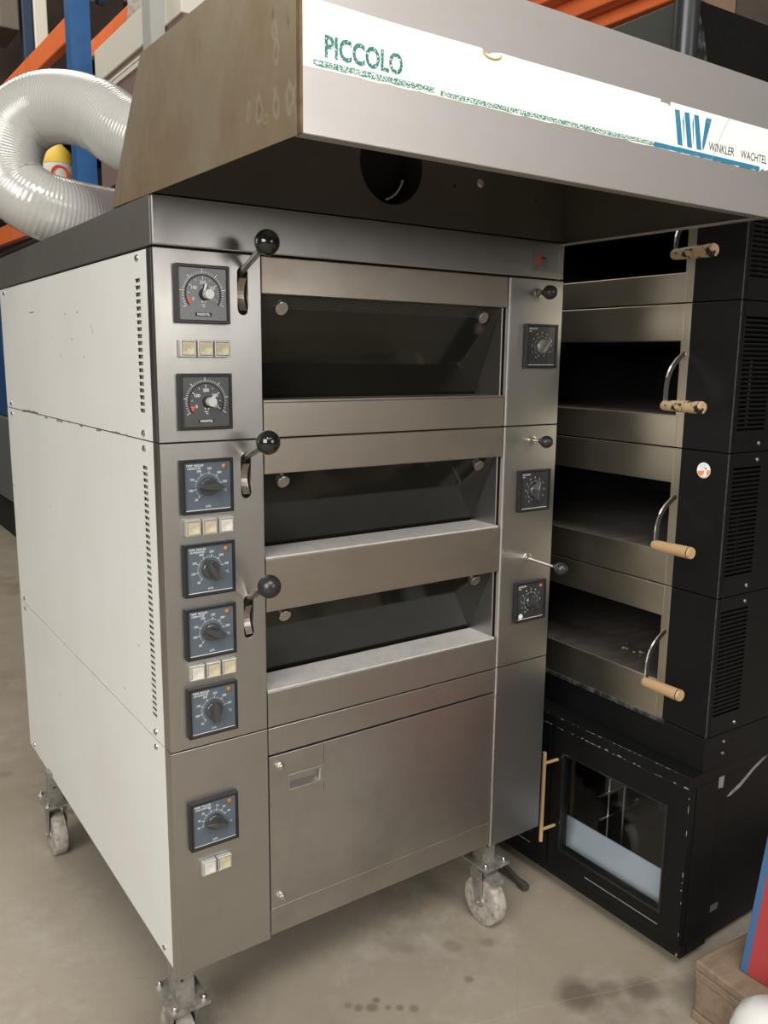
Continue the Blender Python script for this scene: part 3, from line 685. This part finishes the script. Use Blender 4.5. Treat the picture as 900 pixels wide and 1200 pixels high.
# ================================================================ BLACK OVEN
KX,KY,TH=1.1216,-.3461,-.0321
bo=thing('deck_oven','black deck oven facing left with open steel-framed decks and wooden handles','oven',(0,0,.2478),(KX,KY,0),TH)
A_,B_s,C_,D_=1.2994,.9804,.6589,.331; WB=.962; DP=.95
decks=[(A_,1.62,1.365,1.53,1),(B_s,A_,1.0535,1.2175,1),(C_,B_s,.7395,.900,0),(D_+.0,C_,.425,.584,0)]
S0,S1=.1228,WB-.1228   # steel frame limits along a (local y)
O0,O1=.146,WB-.146
fY=lambda x0:(lambda u,v,w:(x0+w,u,v))
for zi,(z0,z1,oz0,oz1,_) in enumerate(decks):
    # black corner columns
    for ya,yb in ((0,S0-.0008),(S1+.0008,WB)):
        cp=obj('corner_panel',B((0,ya,z0+G),(.012,yb,z1-G)),black_paint,bo,bevel=.0012)
        if ya==0 and zi==2:
            cpm=cp
    # steel frame: one sheet with opening
    bm=NB(); plate(bm,rect(S0,z0+G,S1,z1-G),[rect(O0,oz0,O1,oz1)],fY(.002),.004)
    box(bm,(.0005,S0+.018,z0+G+.001),(.0019,S1,oz0-.001)); box(bm,(.0005,S0+.018,oz1+.001),(.0019,S1,z1-G-.001))
    fr=obj('deck_frame',bm,black_oven_steel,bo,bevel=.0012)
    # chamber
    bm=NB()
    v=lambda *p:bm.verts.new(p)
    x0,x1=.0062,.75
    for q in ([(x0,O0,oz1),(x1,O0,oz1),(x1,O0,oz0),(x0,O0,oz0)],[(x0,O1,oz1),(x1,O1,oz1),(x1,O1,oz0),(x0,O1,oz0)],[(x1,O0,oz1),(x1,O1,oz1),(x1,O1,oz0),(x1,O0,oz0)],[(x0,O0,oz1),(x1,O0,oz1),(x1,O1,oz1),(x0,O1,oz1)]):
        bm.faces.new([v(*p) for p in q])
    ch=obj('baking_chamber',bm,black_in,bo)
    obj('hearth_stone',B((.0065,O0,oz0-.012),(.75,O1,oz0+.001)),stone,ch)
    if zi==3:
        bm=NB()
        for (x,y,r_) in ((.10,.335,.006),(.106,.328,.004),(.112,.338,.003),(.10,.30,.004),(.112,.288,.006),(.12,.284,.003),(.095,.275,.0025),(.14,.36,.002)):
            ball(bm,(x,y,oz0+.001+r_*.6),r_,.6,7,5)
        obj('crumbs',bm,mat('burnt_crumbs',(.22,.16,.11,1),.9),ch)
    # side panel with louvres
    holes=[]
    zc0,zc1=(z0+.05,z1-.035)
    n=25
    for i in range(n):
        z=zc0+(zc1-zc0)*i/(n-1); holes.append([(.018,z-.0026),(.118,z-.0026),(.118,z+.0026),(.018,z+.0026)])
    bm=NB(); plate(bm,rect(.013,z0+G,DP,z1-G),holes,lambda u,v,w:(u,w,v),.002)
    sd=obj('vented_side_panel',bm,black_paint,bo)
    bm=NB()
    for i in range(n-1):
        z=zc0+(zc1-zc0)*(i+.5)/(n-1)
        prism(bm,[(.0022,z-.0045),(.008,z+.001),(.0072,z+.002),(.0014,z-.0035)],lambda u,v,w:(w,u,v),.018,.118)
    obj('louvre_blades',bm,black_paint,sd)
    bm=NB(); box(bm,(.060,.0095,zc0),(.068,.0105,zc0+(zc1-zc0)*.62)); obj('slit_glint_strip',bm,chrome,sd)  # strip added to make bright dashes behind the slits
    for zz in (z0+.018,z1-.018):
        bm=NB(); screw(bm,(0,0,0),'y',.005,-.003); obj('panel_screw',bm,chrome,sd,(.102,0,zz))
# back/left/top shell
bm=NB(); box(bm,(.013,WB-.002,D_+G),(DP,WB,1.62)); box(bm,(DP-.002,0.002,D_+G),(DP,WB-.002,1.62)); box(bm,(.013,.002,1.612),(DP-.002,WB-.002,1.62))
obj('outer_shell',bm,black_paint,bo)
bm=NB(); box(bm,(.014,.012,D_+.002),(.0155,O0-.004,1.61)); obj('inner_lining',bm,black_in,bo)
# steel edge line at the column corner
bm=NB()
for z0,z1,*_ in decks: box(bm,(-.0006,-.0006,z0+G),(.0015,.0012,z1-G))
obj('corner_edge',bm,mat('worn_dark_edge',(.10,.10,.098,1),.4,.5,.9,60,(.015,.015,.015,1)),bo)
# plinth
bm=NB(); box(bm,(0,0,.2478),(DP,WB,D_-.001)); pl=obj('plinth',bm,black_paint,bo,bevel=.0015)
bm=NB(); box(bm,(-.004,S0-.01,D_-.006),(.01,S1,D_+.004)); obj('worn_ledge',bm,scuffed,pl,bevel=.001)
for zz in (.309,.280):
    bm=NB(); screw(bm,(0,0,0),'y',.0045,-.003); obj('panel_screw',bm,chrome,pl,(.068,0,zz))
# upper black cabinet (flue housing)
fx0=.075
bm=NB(); box(bm,(fx0,.245,1.6205),(DP-.2,WB-.02,1.966)); ho=obj('flue_housing',bm,black_reflect_gloss,bo,bevel=.002)
obj('front_sheet',B((fx0,.2425,1.6205),(DP-.2,.2449,1.964)),black_paint,ho); bm=NB(); prism(bm,[(fx0+.012,1.64),(fx0+.075,1.64),(fx0+.085,1.80),(fx0+.055,1.90),(fx0+.02,1.96),(fx0+.008,1.9)],lambda u,v,w:(u,w,v),.2419,.2424); obj('chalky_scuff',bm,scuffed,ho)
# sticker on the corner column
bm=NB(); 
f_=lambda u,v,w:(-w,u,v)
cs=(.060,.938); R_=.0172
plate(bm,circ(cs[0],cs[1],R_,36),[],lambda u,v,w:(-.0004-w*.0,u,v) if w==0 else (-.0001,u,v),.0003,0)
top_=[(cs[0]+R_*.94*math.cos(a),cs[1]+R_*.94*math.sin(a)) for a in [math.radians(172+17.6*i) for i in range(11)]]
bm.faces.new([bm.verts.new((-.0006,y,z)) for y,z in top_+[(cs[0]+R_*.3,cs[1]+.002),(cs[0]-.0,cs[1]+.0005)][:0]]).material_index=1
for pp in ([(.053,.941),(.056,.943),(.0505,.932),(.055,.928),(.050,.925)],):
    pass
bm.faces.new([bm.verts.new((-.0008,y,z)) for y,z in ((.0575,.941),(.0530,.941),(.0515,.937),(.0520,.931),(.0505,.927),(.0555,.9235),(.0640,.9240),(.0670,.9225),(.0600,.929),(.0580,.934))]).material_index=0
bm.faces.new([bm.verts.new((-.0009,y,z)) for y,z in ((.0580,.9405),(.0560,.9435),(.0548,.943),(.0542,.9465),(.0530,.943),(.0520,.940),(.0550,.9418))]).material_index=2
for k in range(3): 
    for (a,b_) in ((.072-.001*k,.064),(.062,.054+.001*k)):
        bm.faces.new([bm.verts.new((-.0006,y,z)) for y,z in ((a,.9505-k*.0026),(b_,.9510-k*.0026),(b_,.9503-k*.0026),(a,.9498-k*.0026))]).material_index=3
obj('round_sticker',bm,[mat('sticker_white',(.85,.86,.86,1),.4),mat('sticker_orange',(.85,.27,.08,1),.4),mark_black,mat('sticker_faint_print',(.45,.5,.6,1),.5)],cpm)
# door handles
for i,(zr,zh,m_,yr) in enumerate(((1.475,1.391,wood_chip,.124),(1.192,1.080,wood_chip,.126),(.872,.7745,wood,.123),(.553,.4565,wood_chip if 0 else wood,.125))):
    bm=NB()
    P0=Vector((-.004,yr+.002,zr)); P3=Vector((-.096,.098,zh)); pr=[]
    for k in range(11):
        t=k/10; p=P0.lerp(P3,t); p.x-=.020*math.sin(PI*t)*(1); p.z+=-.0*t+.012*math.sin(PI*t); pr.append(p)
    # flat curved bar
    prev=None
    for k,p in enumerate(pr):
        tdir=(pr[min(k+1,10)]-pr[max(k-1,0)]).normalized(); nrm=Vector((0,1,0)).cross(tdir).normalized()
        q=[bm.verts.new(p+nrm*a+Vector((0,1,0))*b) for a,b in ((.0055,.002),(.0055,-.002),(-.0055,-.002),(-.0055,.002))]
        if prev:
            for e_ in range(4): bm.faces.new((prev[e_],prev[(e_+1)%4],q[(e_+1)%4],q[e_]))
        else: bm.faces.new(q)
        prev=q
    bm.faces.new(prev)
    hd=obj('door_handle',bm,chrome,bo)
    bm=NB(); lathe(bm,[(.0085,.102),(.0105,.098),(.0115,.085),(.0125,.05),(.0132,.012),(.0132,.004),(.0118,.0)],(0,0,0),'y',22)
    wg=obj('wooden_grip',bm,m_,hd,(-.100,0,zh))
    bm=NB(); ring_=lathe(bm,[(.0134,.0072),(.0136,.0068),(.0136,.0058),(.0134,.0054)],(0,0,0),'y',22); obj('dark_ring',bm,mark_black,wg,(-.100,0,zh))

# flue pipe
def PWK(x,y,K=(KX,KY),th=TH): return (K[0]+x*math.cos(th)-y*math.sin(th),K[1]+x*math.sin(th)+y*math.cos(th))
px,py=PWK(.040,.222)
bm=NB(); cyl(bm,(px,py,1.6206),(px,py,2.55),.0275,28); tube(bm,[(px,py,1.6206),(px,py,1.63)],.034,28)
fp=obj('flue_pipe',bm,mat('satin_black_pipe',(.03,.032,.034,1),.28,.3),None,smooth=True); tag(fp,'upright satin black flue pipe on the black oven, behind the hood edge','pipe')
x_,y_=PWK(.20,.31)
for i,(dx,dy,sx,sy,hh,mm,lab) in enumerate(((.13,.247,.11,.05,.30,carton,'brown carton on top of the black flue housing, beside the pipe'),(.247,.247,.25,.05,.34,dkbrown,'dark brown carton at the top right corner of the picture'))):
    x_,y_=PWK(dx,dy); bm=NB(); box(bm,(0,0,0),(sx,sy,hh)); box(bm,(0,sy*.46,hh),(sx,sy*.54,hh+.001))
    o=obj('carton',bm,mm,None,(x_,y_,1.9665),rot=(0,0,TH),bevel=.003); tag(o,lab,'box')

# ================================================================ PROVER CABINET under the black oven
CXX,CYY,CTH=1.0853,-.3470,.0093
CB,CT=-.215,.2475
cab=thing('proving_cabinet','black proving cabinet with glass door and upright wooden handle below the black oven','cabinet',(0,0,FL),(CXX,CYY,0),CTH)
WC=.93
bm=NB()
box(bm,(-.006,0,CT-.030),(.9,WC,CT)); box(bm,(.105,.008,CB),(.9,.0105,CT-.0305)); box(bm,(.9,.008,CB),(.902,WC,CT)); box(bm,(.05,WC-.003,CB),(.9,WC,CT-.012)); box(bm,(.105,.011,CB),(.9,WC-.003,CB+.03))
box(bm,(.0245,.4225,CB+.03),(.0285,.44,CT-.031))
obj('cabinet_shell',bm,black_paint,cab,bevel=.001)
# side post with folded edge
obj('corner_post',B((.022,.0,CB),(.104,.008,CT-.0305)),black_paint,cab,bevel=.001)
# plinth below doors
obj('front_sill',B((.004,.0,CB),(.03,WC,CB+.034)),black_paint,cab,bevel=.0015)
# doors
def cdoor(y0,y1,win,handle):
    bm=NB(); holes=[rect(*win)] if win else []
    plate(bm,rect(y0,CB+.037,y1,CT-.0315),holes,lambda u,v,w:(w-.004,u,v),.024)
    d=obj('cabinet_door',bm,black_paint,cab,bevel=.0015)
    if win:
        y0_,z0_,y1_,z1_=win
        bm=NB(); box(bm,(.004,y0_-.002,z0_-.002),(.008,y1_+.002,z1_+.002))
        gm=bpy.data.materials.new('clear_door_glass'); gm.use_nodes=True; g=gm.node_tree.nodes['Principled BSDF']
        T_=gm.node_tree; tr_=T_.nodes.new('ShaderNodeBsdfTransparent'); tr_.inputs[0].default_value=(.86,.88,.89,1); gl_=T_.nodes.new('ShaderNodeBsdfGlossy'); gl_.inputs['Roughness'].default_value=.03; lw_=T_.nodes.new('ShaderNodeLayerWeight'); lw_.inputs[0].default_value=.5; pw_=T_.nodes.new('ShaderNodeMath'); pw_.operation='POWER'; pw_.inputs[1].default_value=3; T_.links.new(lw_.outputs['Facing'],pw_.inputs[0]); fr_=T_.nodes.new('ShaderNodeMath'); fr_.operation='MULTIPLY_ADD'; fr_.inputs[1].default_value=.6; fr_.inputs[2].default_value=.05; T_.links.new(pw_.outputs[0],fr_.inputs[0]); mx_=T_.nodes.new('ShaderNodeMixShader')
        T_.links.new(fr_.outputs[0],mx_.inputs[0]); T_.links.new(tr_.outputs[0],mx_.inputs[1]); T_.links.new(gl_.outputs[0],mx_.inputs[2]); T_.links.new(mx_.outputs[0],T_.nodes['Material Output'].inputs[0])
        obj('door_window',bm,gm,d)
        bm=NB()
        for a,b_ in (((y0_-.006,z0_-.006),(y1_+.006,z0_-.001)),((y0_-.006,z1_+.001),(y1_+.006,z1_+.006)),((y0_-.006,z0_-.001),(y0_-.001,z1_+.001)),((y1_+.001,z0_-.001),(y1_+.006,z1_+.001))):
            box(bm,(-.0062,a[0],a[1]),(-.004,b_[0],b_[1]))
        obj('window_bead',bm,black_gloss,d)
        bm=NB(); box(bm,(-.0052,y0_,-.1565),(-.004,y1_-.09,-.1545)); obj('worn_scratch',bm,chip,d)
    if handle:
        bm=NB(); hy=.405
        cyl(bm,(-.050,hy,-.095),(-.050,hy,.159),.0052,16)
        for zz in (-.062,.128): cyl(bm,(-.050,hy,zz),(-.0035,hy-.004,zz),.0042,12)
        obj('door_handle',bm,wood,d,label='slim upright wooden bar handle')
cdoor(.002,.422,(.062,-.118,.378,.149),True)
cdoor(.427,WC-.002,(.487,-.118,.868,.149),False)
# inside: tray added and tilted for the light patch, racks, dark lining
bm=NB()
prism(bm,[(.030,-.170),(.030,-.166),(.085,-.078),(.089,-.078),(.089,-.170)],lambda u,v,w:(u,w,v),.015,.44); tr=obj('light_patch_tray',bm,tray_m,cab,bevel=.001)
bm=NB(); 
for y,x in ((.30,.09),(.275,.12),(.16,.5),(.36,.4)): cyl(bm,(x,y,-.12),(x,y,.2),.0025,8)
for y in (.30,.06):
    for z in (-.02,.05,.12): cyl(bm,(.06,y,z),(.6,y,z),.003,8)
obj('rack_wires',bm,chrome,cab)
bm=NB(); box(bm,(.62,.012,CB+.03),(.63,WC-.01,CT-.013)); box(bm,(.05,.0108,CB+.03),(.62,.012,CT-.013)); obj('inner_lining',bm,mat('grey_lining',(.10,.10,.095,1),.5,.2),cab)
# worn edges
bm=NB()
random.seed(11)
z=CB+.005
def chipx(y0,z0,ly,lz,x):
    n=6; a=[]; 
    for k in range(n):
        t=2*PI*k/n; a.append((y0+ly*(.5+.5*math.cos(t)*random.uniform(.5,1)),z0+lz*(.5+.5*math.sin(t)*random.uniform(.4,1))))
    prism(bm,a,lambda u,v,w:(w,u,v),x-.0004,x+.0004)
while z<CT-.04:
    l=random.uniform(.004,.03)
    if random.random()<.6: chipx(.0018,z,random.uniform(.0025,.006),l,-.0043)
    z+=l*.8+random.uniform(.001,.022)
y=.004
while y<.45:
    l=random.uniform(.003,.02)
    if random.random()<.8: chipx(y,CT-.0305,l,random.uniform(.001,.006),-.0063)
    if random.random()<.55: chipx(y,CT-.0022,l,random.uniform(.0008,.0022),-.0063)
    y+=l*.8+random.uniform(.0,.012)
z=CB+.01
while z<CT-.04:
    l=random.uniform(.003,.022)
    if random.random()<.4: prism(bm,[(.1035,z),(.1058,z+l*.3),(.1052,z+l),(.1033,z+l*.8)],lambda u,v,w:(u,w,v),.0066,.0079)
    z+=l+random.uniform(.01,.04)
obj('worn_edges',bm,chip,cab)
# bracket and scrape on the side
bm=NB(); plate(bm,[(.112,.185),(.132,.182),(.136,.232),(.128,.243),(.112,.243)],[circ(.121,.229,.006,12)],lambda u,v,w:(u,.0078-w,v),.002); obj('side_bracket',bm,hood_front,cab)
bm=NB(); prism(bm,[(.155,.150),(.175,.160),(.21,.172),(.26,.196),(.34,.225),(.34,.219),(.26,.188),(.21,.161),(.17,.150)],lambda u,v,w:(u,w,v),.0068,.0079); prism(bm,[(.112,.2475),(.6,.2475),(.6,.2455),(.112,.2455)],lambda u,v,w:(u,w,v),.0035,.0079); obj('side_scrape',bm,chip,cab)
bm=NB(); box(bm,(.125,.0068,-.145),(.155,.0079,-.128)); obj('faded_label',bm,mat('faded_label',(.07,.07,.068,1),.6),cab)
for x,y in ((.07,.035),(.07,.86),(.8,.05),(.8,.86)):
    bm=NB(); lathe(bm,[(.008,-.009),(.021,-.009),(.0225,-.006),(.0225,.006),(.021,.009),(.008,.009)],(0,0,0),'y',24); box(bm,(-.016,-.012,.015),(.016,.012,.0298))
    obj('small_caster',bm,black_matt,cab,(x,y,FL+.0226),bevel=.001)
# pipe stub between the ovens
bm=NB(); cyl(bm,(1.02,.30,-.20),(1.005,.10,-.232),.008,14); cyl(bm,(1.005,.10,-.232),(1.003,.075,-.233),.0115,8); tube(bm,[(1.0,.32,.12),(.99,.31,-.02),(1.0,.28,-.07),(1.02,.27,-.085)],.004,8)
# rests on floor through an elbow
cyl(bm,(1.02,.30,-.20),(1.02,.30,FL),.010,14)
o=obj('drain_pipe',bm,mat('dull_dark_pipe',(.10,.095,.085,1),.5,.5),None,smooth=True); tag(o,'thin grey drain pipe on the floor between the two ovens','pipe')

# ================================================================ PALLET, BOARD, WHITE SACK
PR=-.07
pal=thing('wooden_pallet','worn wooden pallet corner on the floor at the lower right','pallet',(0,0,FL),(.985,-.452,0),PR)
PT=-.100
for k in range(5):
    y1=-k*.175; obj('deck_board',B((0,y1-.145,PT-.022),(.9,y1,PT)),pallet_m,pal,bevel=.005)
for k,x in enumerate((0,.39,.78)):
    obj('cross_board',B((x+.001,-.845,PT-.044),(x+.12,-.001,PT-.0225)),pallet_m,pal,bevel=.004)
    for j,y in enumerate((-.10,-.47,-.845)): obj('block',B((x+.004,y,FL+.022),(x+.115,y+.098,PT-.0445)),pallet_m,pal,bevel=.006)
    obj('skid_board',B((x+.002,-.845,FL),(x+.12,-.001,FL+.0215)),pallet_m,pal,bevel=.004)
# leaning board
bd=thing('painted_board','red board with a blue edge leaning on the pallet at the right edge','board',(0,0,PT),(1.034,-.528,0),.02)
lean=.20
bm=NB(); f_=lambda u,v,w:(w*math.cos(lean)+v*math.sin(lean),u,PT+.0025+v*math.cos(lean)-w*math.sin(lean)+.0)
prism(bm,[(-.13,0),(-.015,0),(-.015,.33),(-.13,.33)],f_,.001,.018); obj('red_panel',bm,redm,bd)
bm=NB(); prism(bm,[(-.0148,0),(0,0),(0,.33),(-.0148,.33)],f_,0,.02); obj('blue_edge',bm,bluem,bd,bevel=.001)
# white sack
bm=NB(); n=28; rows=[]
for i,(r_,z) in enumerate([(.004,0),(.055,.001),(.072,.02),(.078,.07),(.078,.13),(.073,.18),(.062,.212),(.042,.232),(.004,.240)]):
    rows.append([bm.verts.new((r_*math.cos(2*PI*k/n)*(1+.03*math.sin(3*k+i)),r_*1.1*math.sin(2*PI*k/n)*(1+.03*math.cos(2*k+i)),z)) for k in range(n)])
for a,b_ in zip(rows,rows[1:]):
    for k in range(n): bm.faces.new((a[k],a[(k+1)%n],b_[(k+1)%n],b_[k]))
bm.faces.new(rows[0]); bm.faces.new(rows[-1])
o=obj('plastic_sack',bm,white_sheet,None,(.887,-.69,FL+.0),smooth=True); tag(o,'smooth white plastic sack at the bottom right corner beside the pallet','sack')
SACK=o

# ================================================================ BACKGROUND RACKS
X0=.85
def upright(x,y,m,lab,w=.10,d=.09,z1=4.2,grp=None):
    bm=NB(); box(bm,(x,y,FL),(x+w,y+.006,z1)); box(bm,(x,y+.006,FL),(x+.006,y+d,z1)); box(bm,(x+w-.006,y+.006,FL),(x+w,y+d,z1)); box(bm,(x-.02,y-.02,FL),(x+w+.02,y+d+.02,FL+.008))
    o=obj('rack_upright',bm,m,None); tag(o,lab,'rack post',grp); return o
upright(.80,3.22,blue_rack,'bright blue rack post seen above and through the white hose loop')
upright(.925,3.45,navy_shaded_rack,'blue rack post, shadow in its dark colour, just right of the bright blue post',.045,.05)
def beam(p0,p1,h,w,m,lab,name='rack_beam',cat='beam',grp=None):
    p0,p1=Vector(p0),Vector(p1); d=(p1-p0).normalized(); s=d.cross(Vector((0,0,1))).normalized()*w/2; u=s.cross(d).normalized()*h/2
    bm=NB(); a=[bm.verts.new(p0+q) for q in (s+u,s-u,-s-u,-s+u)]; b_=[bm.verts.new(p1+q) for q in (s+u,s-u,-s-u,-s+u)]
    bm.faces.new(a); bm.faces.new(b_)
    for i in range(4): bm.faces.new((a[i],a[(i+1)%4],b_[(i+1)%4],b_[i]))
    o=obj(name,bm,m,None,bevel=.006); tag(o,lab,cat,grp); return o
beam((.87,3.34,2.83),(.87,5.9,2.90),.12,.05,orange_rack,'orange rack beam crossing behind the blue post at the top left')
beam((1.30,3.3,3.08),(1.30,5.0,3.09),.10,.05,orange_rack,'orange rack beam deeper in the rack beside the cream panel')
beam((.87,3.40,1.96),(.87,6.0,2.02),.12,.05,orange_rack,'orange rack beam low at the left edge under the hose')
beam((1.02,3.40,2.98),(1.02,4.4,3.38),.03,.03,navy_shaded_rack,'dark diagonal rack brace beside the blue post','rack_brace','brace')
beam((1.16,3.20,2.22),(1.16,3.85,1.99),.04,.03,blue_rack,'blue rack brace seen through the hose loop','rack_brace','brace')
# big cream and mauve display unit in the rack
pn=thing('display_unit','cream and mauve striped display unit in the rack behind the hood','unit',(0,0,1.98),(.86,1.95,0),0)
obj('cream_band',B((0,0,2.47),(.46,1.10,2.62)),cream_m,pn,bevel=.004)
obj('mauve_body',B((.01,0,1.98),(.46,1.10,2.4695)),mauve_m,pn)
for z0,z1 in ((2.405,2.425),(2.43,2.442),(2.27,2.29),(2.295,2.305)): obj('pale_stripe',B((.002,0,z0),(.0099,1.10,z1)),cream_m,pn)
bm=NB(); box(bm,(.80,2.12,FL),(.86,2.135,4.0)); box(bm,(.80,2.1351,FL),(.806,2.21,4.0)); o=obj('grey_post',bm,mat('pale_grey_post',(.36,.36,.34,1),.6),None); tag(o,'pale grey post at the top left corner of the hood','post')
# rack shelf that carries things
def slab(name,a,b,m,lab,cat,bev=.01,grp=None):
    o=obj(name,B(a,b),m,None,bevel=bev); tag(o,lab,cat,grp); return o
slab('shelf_board',(1.00,3.1,1.94),(2.1,7.0,1.975),dkbrown,'dark shelf boards of the rack behind the ovens','shelf')
slab('shelf_board',(1.00,3.1,2.72),(2.1,7.0,2.745),dkbrown,'upper dark shelf boards at the top left','shelf')
slab('cream_column',(1.17,5.40,1.976),(1.265,5.5,2.71),cream_m,'cream upright panel left of the blue post','panel')
slab('cream_column',(1.17,5.40,2.75),(1.265,5.5,3.9),cream_m,'cream upright panel above the orange beam at the top left','panel')
slab('navy_column',(1.09,5.40,2.746),(1.165,5.48,3.9),navy_shaded_rack,'dark blue column left of the cream upright panel at the top left','panel')
slab('carton',(.9,6.2,2.746),(2.1,7.0,4.2),dkbrown,'tall dark carton stack behind the cream upright panel at the top left','box')
slab('carton',(.94,5.4,3.42),(1.07,5.85,3.75),mat('pale_carton',(.13,.115,.095,1),.8),'pale carton in the top left corner of the picture','box')
slab('carton',(1.40,4.6,1.976),(1.6,5.8,2.45),dkbrown,'dark stack of goods at the left edge above the hose','box')
slab('crate',(.92,4.30,2.05),(1.04,4.75,2.20),carton,'small brown crate at the left edge under the hose','crate')
slab('carton',(1.4,3.3,1.976),(2.0,4.3,2.55),dkbrown,'dark carton deep in the rack behind the hose loop','box')
slab('carton',(1.55,3.0,2.746),(2.1,4.2,3.5),carton,'brown carton above the cream display unit','box')
bm=NB(); ball(bm,(0,0,0),.16,.75,20,10)
for v in bm.verts: v.co*=1+.12*math.sin(37*v.co.x+51*v.co.y+29*v.co.z)
o=obj('wrapped_bundle',bm,film,None,(1.10,2.75,2.756),smooth=True); tag(o,'stretch-wrapped pale bundle on top of the cream display unit','bundle')
# bag seen through the hose loop
bg_=thing('printed_bag','white bag with yellow top and red print seen through the hose loop','bag',(0,0,2.056),(.765,3.9,0),0)
bm=NB(); n=20; rows=[]
for i,(rx,ry,z) in enumerate([(.10,.20,2.056),(.13,.26,2.11),(.13,.26,2.20),(.115,.25,2.235)]): rows.append([bm.verts.new((.1+rx*math.cos(2*PI*k/n),.1+ry*math.sin(2*PI*k/n),z)) for k in range(n)])
for a,b_ in zip(rows,rows[1:]):
    for k in range(n): bm.faces.new((a[k],a[(k+1)%n],b_[(k+1)%n],b_[k]))
bm.faces.new(rows[0]); obj('bag_body',bm,cream_m,bg_,smooth=True)
bm=NB(); rows=[]
for i,(rx,ry,z) in enumerate([(.117,.252,2.2351),(.105,.23,2.31),(.06,.16,2.36)]): rows.append([bm.verts.new((.1+rx*math.cos(2*PI*k/n),.1+ry*math.sin(2*PI*k/n),z)) for k in range(n)])
for a,b_ in zip(rows,rows[1:]):
    for k in range(n): bm.faces.new((a[k],a[(k+1)%n],b_[(k+1)%n],b_[k]))
bm.faces.new(rows[-1]); obj('bag_top',bm,yellow_m,bg_,smooth=True)
bm=NB(); plate(bm,circ(.085,2.165,.05,24),[circ(.085,2.165,.036,24)],lambda u,v,w:(u,-.163-w,v),.002); obj('bag_print',bm,red_mark,bg_)
# machines on the floor far left
cm=thing('blue_cabinet','blue cabinet standing on a grey machine at the far left edge','cabinet',(0,0,.70),(.85,5.4,0),0)
obj('cabinet_body',B((0,0,.705),(.7,.9,1.78)),bluebox,cm,bevel=.01)
gm_=thing('grey_machine','grey machine housing on a dark base at the far left edge','machine',(0,0,FL),(.82,5.3,0),0)
obj('machine_body',B((0,0,.06),(.8,1.2,.70)),greybox,gm_,bevel=.01); obj('machine_base',B((.04,.03,FL),(.78,1.18,.059)),black_in,gm_)
# orange beams stacked overhead on the right
for k in range(7):
    x=1.40+k*.066
    beam((x,.15,2.52-.042*k),(x-.02,3.2,2.52-.042*k),.075 if k%2 else .06,.05,orange_rack,'orange rack beam in the bundle stored overhead, seen above the hood','rack_beam','beam','orange beams stored overhead')
rk=thing('storage_rack','dark rack frame carrying the orange beams overhead behind the ovens','rack',(0,0,FL))
for y in (1.5,2.9):
    obj('cross_support',B((1.42,y-.025,2.18),(2.3,y+.025,2.23)),navy_shaded_rack,rk,bevel=.002)
    for x in (1.42,2.27): obj('rack_leg',B((x-.03,y-.03,FL),(x+.03,y+.03,2.179)),navy_shaded_rack,rk,bevel=.002)
slab('machine_stack',(2.4,.6,FL),(3.4,5.0,3.3),dkbrown,'dark stacked goods filling the rack behind the black oven','goods')
